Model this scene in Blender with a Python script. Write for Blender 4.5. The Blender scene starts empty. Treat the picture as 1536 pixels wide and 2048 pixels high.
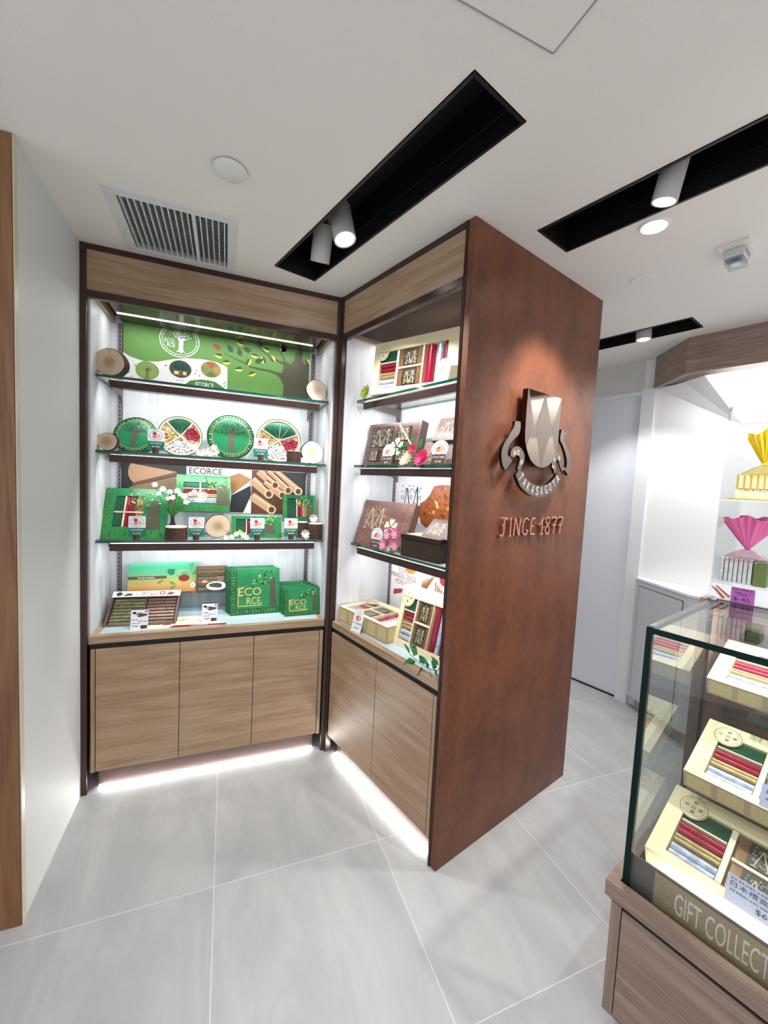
import bpy, bmesh, math, random
from mathutils import Matrix, Vector
random.seed(7)
PI=math.pi
S=bpy.context.scene
COL=S.collection
# ------------------------------------------------------------------ camera
F_PX,YAW,PITCH,ROLL=818.27,-0.36912,-0.07004,0.04994
def cam_axes():
    cy,sy=math.cos(YAW),math.sin(YAW)
    F0=Vector((-sy,cy,0));R0=Vector((cy,sy,0));U0=Vector((0,0,1))
    cp,sp=math.cos(PITCH),math.sin(PITCH)
    F=F0*cp+U0*sp;U=-F0*sp+U0*cp
    cr,sr=math.cos(ROLL),math.sin(ROLL)
    return R0*cr+U*sr,-R0*sr+U*cr,F
_R,_U,_F=cam_axes()
cd=bpy.data.cameras.new('camera');cam=bpy.data.objects.new('camera',cd);COL.objects.link(cam)
cd.sensor_fit='HORIZONTAL';cd.sensor_width=36;cd.lens=F_PX*36/1536;cd.clip_start=.02
cam.matrix_world=Matrix(((_R.x,_U.x,-_F.x,0),(_R.y,_U.y,-_F.y,0),(_R.z,_U.z,-_F.z,1.5),(0,0,0,1)))
S.camera=cam
# ------------------------------------------------------------------ world, exposure
w=bpy.data.worlds.new('world');S.world=w;w.use_nodes=True
w.node_tree.nodes['Background'].inputs[0].default_value=(.93,.95,1,1)
w.node_tree.nodes['Background'].inputs[1].default_value=1.05
S.view_settings.view_transform='Standard';S.view_settings.look='None'
S.view_settings.gamma=1;S.view_settings.use_curve_mapping=False
S.view_settings.exposure=0.0
S.cycles.transparent_max_bounces=24
# ------------------------------------------------------------------ measured plan (metres)
H=2.4447;XW=-.5949;Y0=2.1388;X1=.5378;PHI=.29023;L1=.8804;L2=.951
def frame(o,ang): return Matrix.Translation(Vector(o))@Matrix.Rotation(ang,4,'Z')
FA=frame((XW,Y0,0),0)                         # left cabinet: x along front, y into depth
FB=frame((X1,Y0,0),-(PI/2-PHI))               # right cabinet and everything parallel to it
_pc=FB@Vector((L1,0,0))
FP=frame(_pc,PHI)                             # copper end panel: x along its face
def place(F,x,y,z,yaw=0,tilt=0,roll=0):
    return F@Matrix.Translation((x,y,z))@Matrix.Rotation(math.radians(yaw),4,'Z')@Matrix.Rotation(math.radians(-tilt),4,'X')@Matrix.Rotation(math.radians(roll),4,'Y')
# ------------------------------------------------------------------ lights of the shop
def area(name,M,sx,sy,power,col=(1,1,1),spread=PI):
    l=bpy.data.lights.new(name,'AREA');l.shape='RECTANGLE';l.size=sx;l.size_y=sy;l.energy=power;l.color=col;l.spread=spread
    o=bpy.data.objects.new(name,l);COL.objects.link(o);o.matrix_world=M;return o
def spot(name,pos,target,power,deg,blend=.5,rad=.03,col=(1,1,1)):
    l=bpy.data.lights.new(name,'SPOT');l.energy=power;l.spot_size=math.radians(deg);l.spot_blend=blend;l.shadow_soft_size=rad;l.color=col
    o=bpy.data.objects.new(name,l);COL.objects.link(o)
    d=Vector(target)-Vector(pos);o.matrix_world=Matrix.Translation(pos)@d.to_track_quat('-Z','Y').to_matrix().to_4x4();return o
DOWN=Matrix.Identity(4)
def aim(F,p,q):
    p=F@Vector(p);q=F@Vector(q);return Matrix.Translation(p)@(q-p).to_track_quat('-Z','X').to_matrix().to_4x4()
# LED strips are added with the cabinets; here the ceiling lamps
P_B=lambda x,y,z: FB@Vector((x,y,z))
spot('spot_lamp_light',P_B(.489,-.29,2.395),P_B(.55,-.05,0.9),48,105)
spot('spot_lamp_light',P_B(.25,-.265,2.40),FA@Vector((.62,.3,1.2)),50,64)
spot('spot_lamp_light',P_B(1.345,.33,2.39),FP@Vector((.50,0,1.70)),55,58,.7)
spot('spot_lamp_light',P_B(.843,1.55,2.40),P_B(.6,1.75,0),45,95)
spot('downlight_light',P_B(1.256,.502,2.42),P_B(1.256,.502,0),50,110,.8)
spot('unseen_shop_light',P_B(2.0,.35,2.40),P_B(1.85,.3,0),85,100,.8)  # lamp out of view above the showcase, no fixture modelled
for q in ((-.1,.2),(.55,-.6),(.5,-1.8)):      # out-of-view downlights added behind the camera for general ambient light
    spot('unseen_shop_light',(q[0],q[1],2.41),(q[0],q[1]+.1,0),22,150,1,.07)
# ------------------------------------------------------------------ materials
def lin(h):
    h=h.lstrip('#');c=[int(h[i:i+2],16)/255 for i in (0,2,4)]
    return tuple((x/12.92 if x<=.04045 else ((x+.055)/1.055)**2.4) for x in c)+(1,)
_m={}
def mat(name,hx='#888888',rough=.5,metal=0,emit=0,spec=.5,coat=0,noise=0,nscale=30,bump=0):
    if name in _m: return _m[name]
    m=bpy.data.materials.new(name);m.use_nodes=True;n=m.node_tree.nodes;l=m.node_tree.links;b=n['Principled BSDF']
    c=lin(hx);b.inputs['Base Color'].default_value=c;b.inputs['Roughness'].default_value=rough
    b.inputs['Metallic'].default_value=metal;b.inputs['Specular IOR Level'].default_value=spec;b.inputs['Coat Weight'].default_value=coat
    if emit: b.inputs['Emission Color'].default_value=c;b.inputs['Emission Strength'].default_value=emit
    if noise or bump:
        t=n.new('ShaderNodeTexCoord');x=n.new('ShaderNodeTexNoise');x.inputs['Scale'].default_value=nscale;x.inputs['Detail'].default_value=4
        l.new(t.outputs['Object'],x.inputs['Vector'])
        if noise:
            r=n.new('ShaderNodeMapRange');r.inputs[1].default_value=.3;r.inputs[2].default_value=.7;r.inputs[3].default_value=1-noise;r.inputs[4].default_value=1+noise
            l.new(x.outputs['Fac'],r.inputs[0]);v=n.new('ShaderNodeVectorMath');v.operation='SCALE';v.inputs[0].default_value=c[:3]
            l.new(r.outputs[0],v.inputs['Scale']);l.new(v.outputs[0],b.inputs['Base Color'])
        if bump:
            bp=n.new('ShaderNodeBump');bp.inputs['Strength'].default_value=bump;bp.inputs['Distance'].default_value=.002
            l.new(x.outputs['Fac'],bp.inputs['Height']);l.new(bp.outputs[0],b.inputs['Normal'])
    _m[name]=m;return m
def ramp(n,stops):
    r=n.new('ShaderNodeValToRGB');e=r.color_ramp.elements
    while len(e)<len(stops): e.new(.5)
    for k,(p,c) in enumerate(stops): e[k].position=p;e[k].color=lin(c)
    return r
def wood(name,a,b_,c,axis='X',rough=.42,scale=1):
    if name in _m: return _m[name]
    m=bpy.data.materials.new(name);m.use_nodes=True;n=m.node_tree.nodes;l=m.node_tree.links;b=n['Principled BSDF'];b.inputs['Roughness'].default_value=rough
    t=n.new('ShaderNodeTexCoord');mp=n.new('ShaderNodeMapping');s={'X':(.9,3,9),'Z':(9,3,.9)}[axis]
    mp.inputs['Scale'].default_value=tuple(q*scale for q in s);l.new(t.outputs['Object'],mp.inputs[0])
    n1=n.new('ShaderNodeTexNoise');n1.inputs['Scale'].default_value=1.3;n1.inputs['Detail'].default_value=1.5;n1.inputs['Distortion'].default_value=.6;l.new(mp.outputs[0],n1.inputs['Vector'])
    mm=n.new('ShaderNodeMath');mm.operation='MULTIPLY';mm.inputs[1].default_value=26;l.new(n1.outputs['Fac'],mm.inputs[0])
    fr=n.new('ShaderNodeMath');fr.operation='SINE';l.new(mm.outputs[0],fr.inputs[0])
    n2=n.new('ShaderNodeTexNoise');n2.inputs['Scale'].default_value=14;n2.inputs['Detail'].default_value=5
    mp2=n.new('ShaderNodeMapping');s2={'X':(.35,3,8),'Z':(8,3,.35)}[axis];mp2.inputs['Scale'].default_value=s2;l.new(t.outputs['Object'],mp2.inputs[0]);l.new(mp2.outputs[0],n2.inputs['Vector'])
    ad=n.new('ShaderNodeMath');ad.operation='MULTIPLY_ADD';ad.inputs[1].default_value=.14;l.new(fr.outputs[0],ad.inputs[0]);l.new(n2.outputs['Fac'],ad.inputs[2])
    r=ramp(n,[(.22,a),(.5,b_),(.8,c)]);l.new(ad.outputs[0],r.inputs[0]);l.new(r.outputs[0],b.inputs['Base Color'])
    bp=n.new('ShaderNodeBump');bp.inputs['Strength'].default_value=.15;bp.inputs['Distance'].default_value=.001;l.new(n2.outputs['Fac'],bp.inputs['Height']);l.new(bp.outputs[0],b.inputs['Normal'])
    _m[name]=m;return m
def rings(name,dark,light,scale=60):
    if name in _m: return _m[name]
    m=bpy.data.materials.new(name);m.use_nodes=True;n=m.node_tree.nodes;l=m.node_tree.links;b=n['Principled BSDF'];b.inputs['Roughness'].default_value=.7
    t=n.new('ShaderNodeTexCoord');wv=n.new('ShaderNodeTexWave');wv.wave_type='RINGS';wv.rings_direction='Y';wv.inputs['Scale'].default_value=scale
    wv.inputs['Distortion'].default_value=2.2;wv.inputs['Detail'].default_value=2;wv.inputs['Detail Scale'].default_value=.6;l.new(t.outputs['Object'],wv.inputs[0])
    ln=n.new('ShaderNodeVectorMath');ln.operation='LENGTH';l.new(t.outputs['Object'],ln.inputs[0])
    mr=n.new('ShaderNodeMapRange');mr.inputs[1].default_value=.012;mr.inputs[2].default_value=.04;mr.inputs[3].default_value=.2;mr.inputs[4].default_value=.75;l.new(ln.outputs['Value'],mr.inputs[0])
    ad=n.new('ShaderNodeMath');ad.operation='MULTIPLY_ADD';ad.inputs[1].default_value=.38;l.new(wv.outputs['Fac'],ad.inputs[0]);l.new(mr.outputs[0],ad.inputs[2])
    r=ramp(n,[(.1,dark),(.95,light)]);l.new(ad.outputs[0],r.inputs[0]);l.new(r.outputs[0],b.inputs['Base Color']);_m[name]=m;return m
def glass(name,tint,refl=1.45,extra=0):
    if name in _m: return _m[name]
    m=bpy.data.materials.new(name);m.use_nodes=True;n=m.node_tree.nodes;l=m.node_tree.links
    n.remove(n['Principled BSDF']);o=n['Material Output'];t=n.new('ShaderNodeBsdfTransparent');t.inputs[0].default_value=lin(tint)
    g=n.new('ShaderNodeBsdfGlossy');g.inputs['Roughness'].default_value=.01;f=n.new('ShaderNodeFresnel');ge=n.new('ShaderNodeNewGeometry');io=n.new('ShaderNodeMix');io.inputs['A'].default_value=refl;io.inputs['B'].default_value=1/refl;l.new(ge.outputs['Backfacing'],io.inputs['Factor']);l.new(io.outputs['Result'],f.inputs[0]);mx=n.new('ShaderNodeMixShader')
    ad=n.new('ShaderNodeMath');ad.inputs[1].default_value=extra;l.new(f.outputs[0],ad.inputs[0])
    l.new(ad.outputs[0],mx.inputs[0]);l.new(t.outputs[0],mx.inputs[1]);l.new(g.outputs[0],mx.inputs[2]);l.new(mx.outputs[0],o.inputs[0]);_m[name]=m;return m
PAINT=mat('white_paint','#d2d0cb',.6,noise=.015,nscale=300)
CEILM=mat('ceiling_paint','#e2ded9',.75,noise=.02,nscale=220)
BRONZE=mat('bronze_trim','#4a3733',.28,.55,noise=.05,nscale=20)
SOFFM=mat('soffit_gloss_brown','#43342d',.16,.15)
WOOD=wood('oak_laminate','#917559','#a3866b','#af957c')
WOODV=wood('oak_laminate_upright','#917559','#a3866b','#af957c','Z')
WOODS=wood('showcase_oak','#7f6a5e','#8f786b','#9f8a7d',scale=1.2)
WOODSV=wood('showcase_oak_upright','#7f6a5e','#8f786b','#9f8a7d','Z',scale=1.2)
LINER=wood('white_wood_liner','#c9cace','#d4d5d9','#dadbdf','Z',.5)
NICHE=mat('niche_white','#e9e9e8',.55)
BLACK=mat('black_matt','#060607',.5)
GAP=mat('black_gap','#0a0708',.6)
KICKM=mat('kick_plate_bronze','#75605a',.4,.3)
GLASS=glass('clear_glass','#f9fcfb')
GEDGE=mat('green_glass_edge','#0b4a3e',.08,.0,coat=.6)
GEDGEB=mat('dark_green_glass_edge','#04201d',.35,spec=.15)
INLAY=mat('frosted_glass_inlay','#b9cdd6',.18)
ACRYL=glass('clear_acrylic','#f4f7f8',1.3)
FILM=glass('clear_film','#fbfbf9',1.22,.02)
CHROME=mat('chrome','#d8d8da',.08,1)
STEEL=mat('slotted_steel','#8a8382',.35,.8)
WHITEP=mat('white_plastic','#dcdad6',.45)
LEDM=mat('led_strip','#ffffff',emit=6)
LAMPM=mat('lamp_lens','#eaf8ff',emit=12)
CREAM=mat('cream_board','#ecdcb4',.45,noise=.03,nscale=80)
CREAMD=mat('cream_board_edge','#b59f80',.5)
CREAMP=mat('cream_pattern','#cdbb88',.5,noise=.12,nscale=160)
TRAYC=mat('cream_tray','#f0e3c2',.4)
GREEN=mat('green_board','#1c7a48',.32,noise=.06,nscale=20)
GREENL=mat('light_green_board','#35883c',.35)
GREEND=mat('deep_green_board','#0f5a38',.35)
FOILG=mat('green_foil','#14583c',.22,.35,noise=.2,nscale=60)
FOILR=mat('red_foil','#a81c3c',.22,.45,noise=.15,nscale=60)
FOILGOLD=mat('gold_foil','#cdb27a',.25,.55,noise=.15,nscale=60)
FOILS=mat('silver_foil','#c6cfe4',.3,.3,noise=.35,nscale=75)
PALEW=mat('white_wrapper','#e6e9f2',.3,.1)
BROWNB=mat('brown_board','#5c423a',.4,noise=.05,nscale=40)
BROWND=mat('dark_brown','#2a1a15',.4)
GOLDP=mat('gold_print','#d9c465',.35,.3)
OLIVE=mat('olive_trunk_print','#4c4a34',.5)
CARDW=mat('white_card','#eceef2',.5)
INK=mat('ink','#26232a',.6)
INKG=mat('grey_ink','#77757e',.6)
BARK=mat('bark','#4a3226',.9,noise=.45,nscale=90,bump=.9)
BARKD=mat('dark_bark','#2e2019',.9,noise=.4,nscale=90,bump=.9)
CUT=rings('cut_wood','#8f6848','#dfc7a6')
CUTL=rings('pale_cut_wood','#b98f68','#f0dfc8',70)
LEAF=mat('leaf_green','#2f7a35',.5,noise=.25,nscale=60)
LEAFL=mat('pale_leaf','#8db85c',.5)
PETW=mat('white_petal','#f1ede0',.5)
TEAL=mat('card_teal','#12705c',.5)
# ------------------------------------------------------------------ mesh helpers
class MB:
    def __init__(s): s.v=[];s.f=[];s.mi=[];s.mats=[];s.M=Matrix.Identity(4);s.sm=False
    def m(s,mt):
        if mt not in s.mats: s.mats.append(mt)
        return s.mats.index(mt)
    def add(s,vs,fs,mt):
        o=len(s.v);s.v+=[s.M@Vector(q) for q in vs];k=s.m(mt)
        for f in fs: s.f.append([o+i for i in f]);s.mi.append(k)
        return s
    def box(s,x0,y0,z0,x1,y1,z1,mt):
        v=[(x0,y0,z0),(x1,y0,z0),(x1,y1,z0),(x0,y1,z0),(x0,y0,z1),(x1,y0,z1),(x1,y1,z1),(x0,y1,z1)]
        return s.add(v,[(0,3,2,1),(4,5,6,7),(0,1,5,4),(1,2,6,5),(2,3,7,6),(3,0,4,7)],mt)
    def pane(s,x0,y0,z0,x1,y1,z1,gm,em):        # glass sheet: two large faces glass, the four narrow ones edge
        v=[(x0,y0,z0),(x1,y0,z0),(x1,y1,z0),(x0,y1,z0),(x0,y0,z1),(x1,y0,z1),(x1,y1,z1),(x0,y1,z1)]
        fs=[(0,3,2,1),(4,5,6,7),(0,1,5,4),(2,3,7,6),(1,2,6,5),(3,0,4,7)];d=(z1-z0,y1-y0,x1-x0);k=d.index(min(d))
        for i in range(3): s.add(v,fs[2*i:2*i+2],gm if i==k else em)
        return s
    def prism(s,pts,y0,y1,mt,mt2=None):          # pts in x,z ; extruded along y
        n=len(pts);v=[(x,y0,z) for x,z in pts]+[(x,y1,z) for x,z in pts]
        s.add(v,[list(range(n)),list(range(2*n-1,n-1,-1))],mt)
        s.add(v,[(i,(i+1)%n+0,(i+1)%n+n,i+n) for i in range(n)],mt2 or mt);return s
    def vprism(s,pts,z0,z1,mt):                  # pts in x,y
        n=len(pts);v=[(x,y,z0) for x,y in pts]+[(x,y,z1) for x,y in pts]
        return s.add(v,[list(range(n))[::-1],list(range(n,2*n))]+[(i,(i+1)%n,(i+1)%n+n,i+n) for i in range(n)],mt)
    def cyl(s,p,q,r,mt,n=20,r2=None,cap=True):
        p=Vector(p);q=Vector(q);d=q-p;R=d.to_track_quat('Z','Y').to_matrix();r2=r if r2 is None else r2
        v=[p+R@Vector((r*math.cos(a),r*math.sin(a),0)) for a in [2*PI*i/n for i in range(n)]]+[q+R@Vector((r2*math.cos(a),r2*math.sin(a),0)) for a in [2*PI*i/n for i in range(n)]]
        s.add(v,[(i,(i+1)%n,(i+1)%n+n,i+n) for i in range(n)]+([list(range(n))[::-1],list(range(n,2*n))] if cap else []),mt);s.sm=True;return s
    def lathe(s,prof,mt,n=28,wob=None):          # prof r,z about z
        v=[];m_=len(prof)
        for i in range(n):
            a=2*PI*i/n;k=wob(a) if wob else 1
            for r,z in prof: v.append((r*k*math.cos(a),r*k*math.sin(a),z))
        s.add(v,[(i*m_+j,((i+1)%n)*m_+j,((i+1)%n)*m_+j+1,i*m_+j+1) for i in range(n) for j in range(m_-1)],mt);s.sm=True;return s
    def sph(s,c,r,mt,n=10,k=6):
        rx,ry,rz=(r,r,r) if not hasattr(r,'__len__') else r;v=[];f=[]
        for j in range(k+1):
            t=PI*j/k
            for i in range(n): a=2*PI*i/n;v.append((c[0]+rx*math.sin(t)*math.cos(a),c[1]+ry*math.sin(t)*math.sin(a),c[2]+rz*math.cos(t)))
        for j in range(k):
            for i in range(n): f.append((j*n+i,(j+1)*n+i,(j+1)*n+(i+1)%n,j*n+(i+1)%n))
        s.add(v,f,mt);s.sm=True;return s
    def tube(s,pts,r,mt,n=8):
        for a,b in zip(pts,pts[1:]): s.cyl(a,b,r,mt,n)
        return s
    def mesh(s,name):
        me=bpy.data.meshes.new(name);me.from_pydata([tuple(q) for q in s.v],[],s.f)
        for m_ in s.mats: me.materials.append(m_)
        me.polygons.foreach_set('material_index',s.mi)
        if s.sm: me.polygons.foreach_set('use_smooth',[True]*len(s.f));me.set_sharp_from_angle(angle=math.radians(38))
        me.update();return me
def tag(o,label,cat,group=None,kind=None):
    if label:o['label']=label
    if cat:o['category']=cat
    if group:o['group']=group
    if kind:o['kind']=kind
    return o
def obj(name,mb,parent=None,M=None,bev=0,label=None):
    o=bpy.data.objects.new(name,mb.mesh(name) if isinstance(mb,MB) else mb);COL.objects.link(o)
    if parent: o.parent=parent
    if M is not None:
        if parent: o.matrix_local=M
        else: o.matrix_world=M
    if bev:
        b=o.modifiers.new('bevel','BEVEL');b.width=bev;b.segments=2;b.limit_method='ANGLE'
    if label:o['label']=label
    return o
def thing(name,M,label,cat,group=None):
    o=bpy.data.objects.new(name,None);COL.objects.link(o);o.matrix_world=M;o.empty_display_size=.05
    return tag(o,label,cat,group)
def struct(name,mb,M=None):
    o=obj(name,mb,None,M);o['kind']='structure';return o
# flat printed artwork: polygons in x,z at y just in front of a face
_tc={}
def glyphs(txt):
    if txt in _tc: return _tc[txt]
    c=bpy.data.curves.new('t','FONT');c.body=txt;c.resolution_u=3;o=bpy.data.objects.new('t',c);COL.objects.link(o)
    dg=bpy.context.evaluated_depsgraph_get();dg.update();me=bpy.data.meshes.new_from_object(o.evaluated_get(dg))
    v=[(q.co.x,q.co.y) for q in me.vertices];f=[list(p.vertices) for p in me.polygons]
    bpy.data.objects.remove(o);bpy.data.curves.remove(c);bpy.data.meshes.remove(me)
    if not v: v=[(0,0),(1,0),(1,1)];f=[]
    x0=min(a for a,_ in v);x1=max(a for a,_ in v);z0=min(b for _,b in v);z1=max(b for _,b in v)
    _tc[txt]=([(a-x0,b-z0) for a,b in v],f,x1-x0,z1-z0);return _tc[txt]
class Art(MB):
    def __init__(s,y=0,step=.0003): super().__init__();s.y=y;s.st=step
    def poly(s,p,mt,l=1): y=s.y-s.st*l;return s.add([(a,y,b) for a,b in p],[list(range(len(p)))],mt)
    def rect(s,x0,z0,x1,z1,mt,l=1): return s.poly([(x0,z0),(x1,z0),(x1,z1),(x0,z1)],mt,l)
    def ell(s,cx,cz,rx,rz,mt,l=1,n=32): return s.poly([(cx+rx*math.cos(2*PI*i/n),cz+rz*math.sin(2*PI*i/n)) for i in range(n)],mt,l)
    def ring(s,cx,cz,rx,rz,w,mt,l=1,n=40,a0=0,a1=2*PI):
        y=s.y-s.st*l;v=[]
        for i in range(n+1):
            a=a0+(a1-a0)*i/n;v+=[(cx+rx*math.cos(a),y,cz+rz*math.sin(a)),(cx+(rx-w)*math.cos(a),y,cz+(rz-w)*math.sin(a))]
        return s.add(v,[(2*i,2*i+2,2*i+3,2*i+1) for i in range(n)],mt)
    def line(s,p,w,mt,l=1,w1=None):
        n=len(p);w1=w if w1 is None else w1
        for i in range(n-1):
            (a,b),(c,d)=p[i],p[i+1];L=math.hypot(c-a,d-b) or 1;nx,nz=-(d-b)/L,(c-a)/L
            k0=(w+(w1-w)*i/(n-1))/2;k1=(w+(w1-w)*(i+1)/(n-1))/2
            s.poly([(a+nx*k0,b+nz*k0),(a-nx*k0,b-nz*k0),(c-nx*k1,d-nz*k1),(c+nx*k1,d+nz*k1)],mt,l)
        return s
    def leaf(s,x,z,L,W,ang,mt,mt2=None,l=2):
        c,q=math.cos(ang),math.sin(ang);prof=[(0,0),(.25,.5),(.55,.48),(1,0)]
        up=[(x+L*a*c-W*b*q,z+L*a*q+W*b*c) for a,b in prof];dn=[(x+L*a*c+W*b*q,z+L*a*q-W*b*c) for a,b in prof]
        s.poly(up,mt,l);s.poly(dn,mt2 or mt,l);return s
    def text(s,t,x,z,h,mt,l=2,w=None,ang=0):
        v,f,W,Hh=glyphs(t);k=h/Hh;kx=k if w is None else w/W;y=s.y-s.st*l;c,q=math.cos(ang),math.sin(ang)
        return s.add([(x+a*kx*c-b*k*q,y,z+a*kx*q+b*k*c) for a,b in v],f,mt)
    def arc_text(s,t,cx,cz,rx,rz,a0,a1,h,mt,l=2,w=None):
        n=len(t)
        for i,ch in enumerate(t):
            if ch==' ': continue
            a=a0+(a1-a0)*(i+.5)/n;x=cx+rx*math.cos(a);z=cz+rz*math.sin(a);ang=a-PI/2 if a1<a0 else a+PI/2
            v,f,W,Hh=glyphs(ch);ww=w or W*h/Hh
            s.text(ch,x-ww/2*math.cos(ang),z-ww/2*math.sin(ang),h,mt,l,ww,ang)
        return s
    def dashes(s,x0,z,x1,h,mt,l=2,n=8):          # print too small to read in the photograph
        d=(x1-x0)/n
        for i in range(n): s.rect(x0+d*i,z,x0+d*i+d*random.uniform(.45,.85),z+h*random.uniform(.6,1),mt,l)
        return s
    def tree(s,x,z,h,trunk,leaf,l=2,n=34,wd=.5):
        t=h*.1
        s.poly([(x-t*1.9,z),(x-t*.9,z+h*.1),(x-t*.75,z+h*.45),(x-t*1.6,z+h*.62),(x-t*.9,z+h*.6),(x-t*.4,z+h*.66),(x,z+h*.62),(x+t*.5,z+h*.7),(x+t*.9,z+h*.6),(x+t*2.4,z+h*.56),(x+t*.9,z+h*.5),(x+t*.8,z+h*.1),(x+t*1.9,z),(x+t*.8,z+h*.03),(x,z-h*.03),(x-t*.7,z+h*.03)],trunk,l)
        for k in range(n):
            a=random.uniform(.05,PI-.05);r=random.uniform(.25,1)
            lx=x+h*wd*r*math.cos(a);lz=z+h*.55+h*.42*r*math.sin(a)
            s.leaf(lx,lz,h*.07,h*.035,random.uniform(0,2*PI),leaf[k%len(leaf)],None,l+1)
        for a in (.5,1.0,1.5,2.1,2.6):
            s.line([(x,z+h*.58),(x+h*wd*.4*math.cos(a),z+h*(.6+.2*math.sin(a))),(x+h*wd*.8*math.cos(a),z+h*(.58+.36*math.sin(a)))],h*.02,trunk,l,h*.006)
        return s
# ================================================================== SETTING
# floor: 0.64 m stone tiles
def floor_material():
    m=bpy.data.materials.new('stone_floor_tile');m.use_nodes=True;n=m.node_tree.nodes;l=m.node_tree.links;b=n['Principled BSDF']
    t=n.new('ShaderNodeTexCoord');sx=n.new('ShaderNodeSeparateXYZ');l.new(t.outputs['Object'],sx.inputs[0])
    def grid(out,off):
        a=n.new('ShaderNodeMath');a.operation='SUBTRACT';a.inputs[1].default_value=off;l.new(out,a.inputs[0])
        d=n.new('ShaderNodeMath');d.operation='DIVIDE';d.inputs[1].default_value=.642;l.new(a.outputs[0],d.inputs[0])
        fl=n.new('ShaderNodeMath');fl.operation='FLOOR';l.new(d.outputs[0],fl.inputs[0])
        fr=n.new('ShaderNodeMath');fr.operation='FRACT';l.new(d.outputs[0],fr.inputs[0])
        q=n.new('ShaderNodeMath');q.operation='PINGPONG';q.inputs[1].default_value=.5;l.new(fr.outputs[0],q.inputs[0])
        g=n.new('ShaderNodeMath');g.operation='LESS_THAN';g.inputs[1].default_value=.0026;l.new(q.outputs[0],g.inputs[0]);return fl.outputs[0],g.outputs[0]
    fx,gx=grid(sx.outputs[0],-.0122);fy,gy=grid(sx.outputs[1],1.4994)
    g=n.new('ShaderNodeMath');g.operation='MAXIMUM';l.new(gx,g.inputs[0]);l.new(gy,g.inputs[1])
    cb=n.new('ShaderNodeCombineXYZ');l.new(fx,cb.inputs[0]);l.new(fy,cb.inputs[1])
    wn=n.new('ShaderNodeTexWhiteNoise');l.new(cb.outputs[0],wn.inputs['Vector'])
    of=n.new('ShaderNodeVectorMath');of.operation='MULTIPLY_ADD';of.inputs[1].default_value=(7,7,7);l.new(wn.outputs['Color'],of.inputs[0]);l.new(t.outputs['Object'],of.inputs[2])
    mp=n.new('ShaderNodeMapping');mp.inputs['Rotation'].default_value=(0,0,.5);mp.inputs['Scale'].default_value=(2.6,.9,1);l.new(of.outputs[0],mp.inputs[0])
    x=n.new('ShaderNodeTexNoise');x.inputs['Scale'].default_value=2.2;x.inputs['Detail'].default_value=9;x.inputs['Roughness'].default_value=.62;x.inputs['Distortion'].default_value=.7;l.new(mp.outputs[0],x.inputs['Vector'])
    r=ramp(n,[(.3,'#a4a5a5'),(.5,'#aeaeae'),(.62,'#b6b6b5'),(.75,'#aaaaaa')]);l.new(x.outputs['Fac'],r.inputs[0])
    mx=n.new('ShaderNodeMix');mx.data_type='RGBA';mx.inputs['B'].default_value=lin('#cfcfd0');l.new(g.outputs[0],mx.inputs['Factor']);l.new(r.outputs[0],mx.inputs['A']);l.new(mx.outputs['Result'],b.inputs['Base Color'])
    b.inputs['Roughness'].default_value=.42
    bp=n.new('ShaderNodeBump');bp.inputs['Strength'].default_value=.35;bp.inputs['Distance'].default_value=.004;l.new(x.outputs['Fac'],bp.inputs['Height']);l.new(bp.outputs[0],b.inputs['Normal'])
    return m
struct('floor',MB().box(-1.6,-2.4,-.05,5.6,5.2,0,floor_material()))
# ceiling sheet with its recesses cut out
SLOTS={'a':(.065,-.391,1.20,-.195),'b':(.976,.231,2.6,.429),'c':(.2,1.457,1.101,1.64)}
VENT=(-.378,1.728,-.018,2.080)
def rect_w(F,r): x0,y0,x1,y1=r;return [F@Vector(q) for q in ((x0,y0,0),(x1,y0,0),(x1,y1,0),(x0,y1,0))]
bm=bmesh.new()
for loop in [[Vector(q) for q in ((-1.6,-2.4,0),(5.6,-2.4,0),(5.6,5.2,0),(-1.6,5.2,0))]]+[rect_w(FB,r) for r in SLOTS.values()]+[rect_w(Matrix.Identity(4),VENT)]:
    vs=[bm.verts.new((q.x,q.y,H)) for q in loop]
    for i in range(4): bm.edges.new((vs[i],vs[(i+1)%4]))
bmesh.ops.triangle_fill(bm,use_beauty=True,use_dissolve=False,edges=bm.edges[:])
me=bpy.data.meshes.new('ceiling');bm.to_mesh(me);bm.free();me.materials.append(CEILM)
ce=bpy.data.objects.new('ceiling',me);COL.objects.link(ce);ce['kind']='structure'
# walls
struct('wall_left',MB().box(XW-.12,1.576,0,XW,Y0+.45,H,mat('grey_white_paint','#cfd1d0',.6,noise=.01,nscale=300)))
struct('wall_back',MB().box(XW-.12,Y0+.40,0,1.05,Y0+.45,H,PAINT))
struct('wall_partition',MB().box(0.02,.385,0,L1-.03,L2,H,PAINT),FB)
VD=2.08
wd=MB().box(-1.6,VD,0,-.35,VD+.12,H,PAINT).box(-.35,VD,2.235,.668,VD+.12,H,PAINT).box(.668,VD,0,3.9,VD+.12,H,NICHE)
struct('wall_right',wd,FB)
struct('wall_end',MB().box(-1.7,.3,0,-1.6,VD+.12,H,PAINT),FB)
DOORW=mat('door_paint','#dadde4',.5)
TRIMW=mat('trim_paint','#dcdde0',.45)
struct('door_1',MB().box(-.345,VD+.012,.012,.662,VD+.06,2.205,DOORW),FB)
struct('trim_1',MB().box(-.35,VD-.006,2.205,.668,VD+.03,2.235,TRIMW).box(.662,VD-.012,0,.745,VD+.002,2.26,TRIMW),FB)
struct('door_gap_shade',MB().box(-.345,VD+.005,.001,.662,VD+.05,.012,GAP),FB)  # black strip standing in for the shade in the gap under the door
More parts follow.
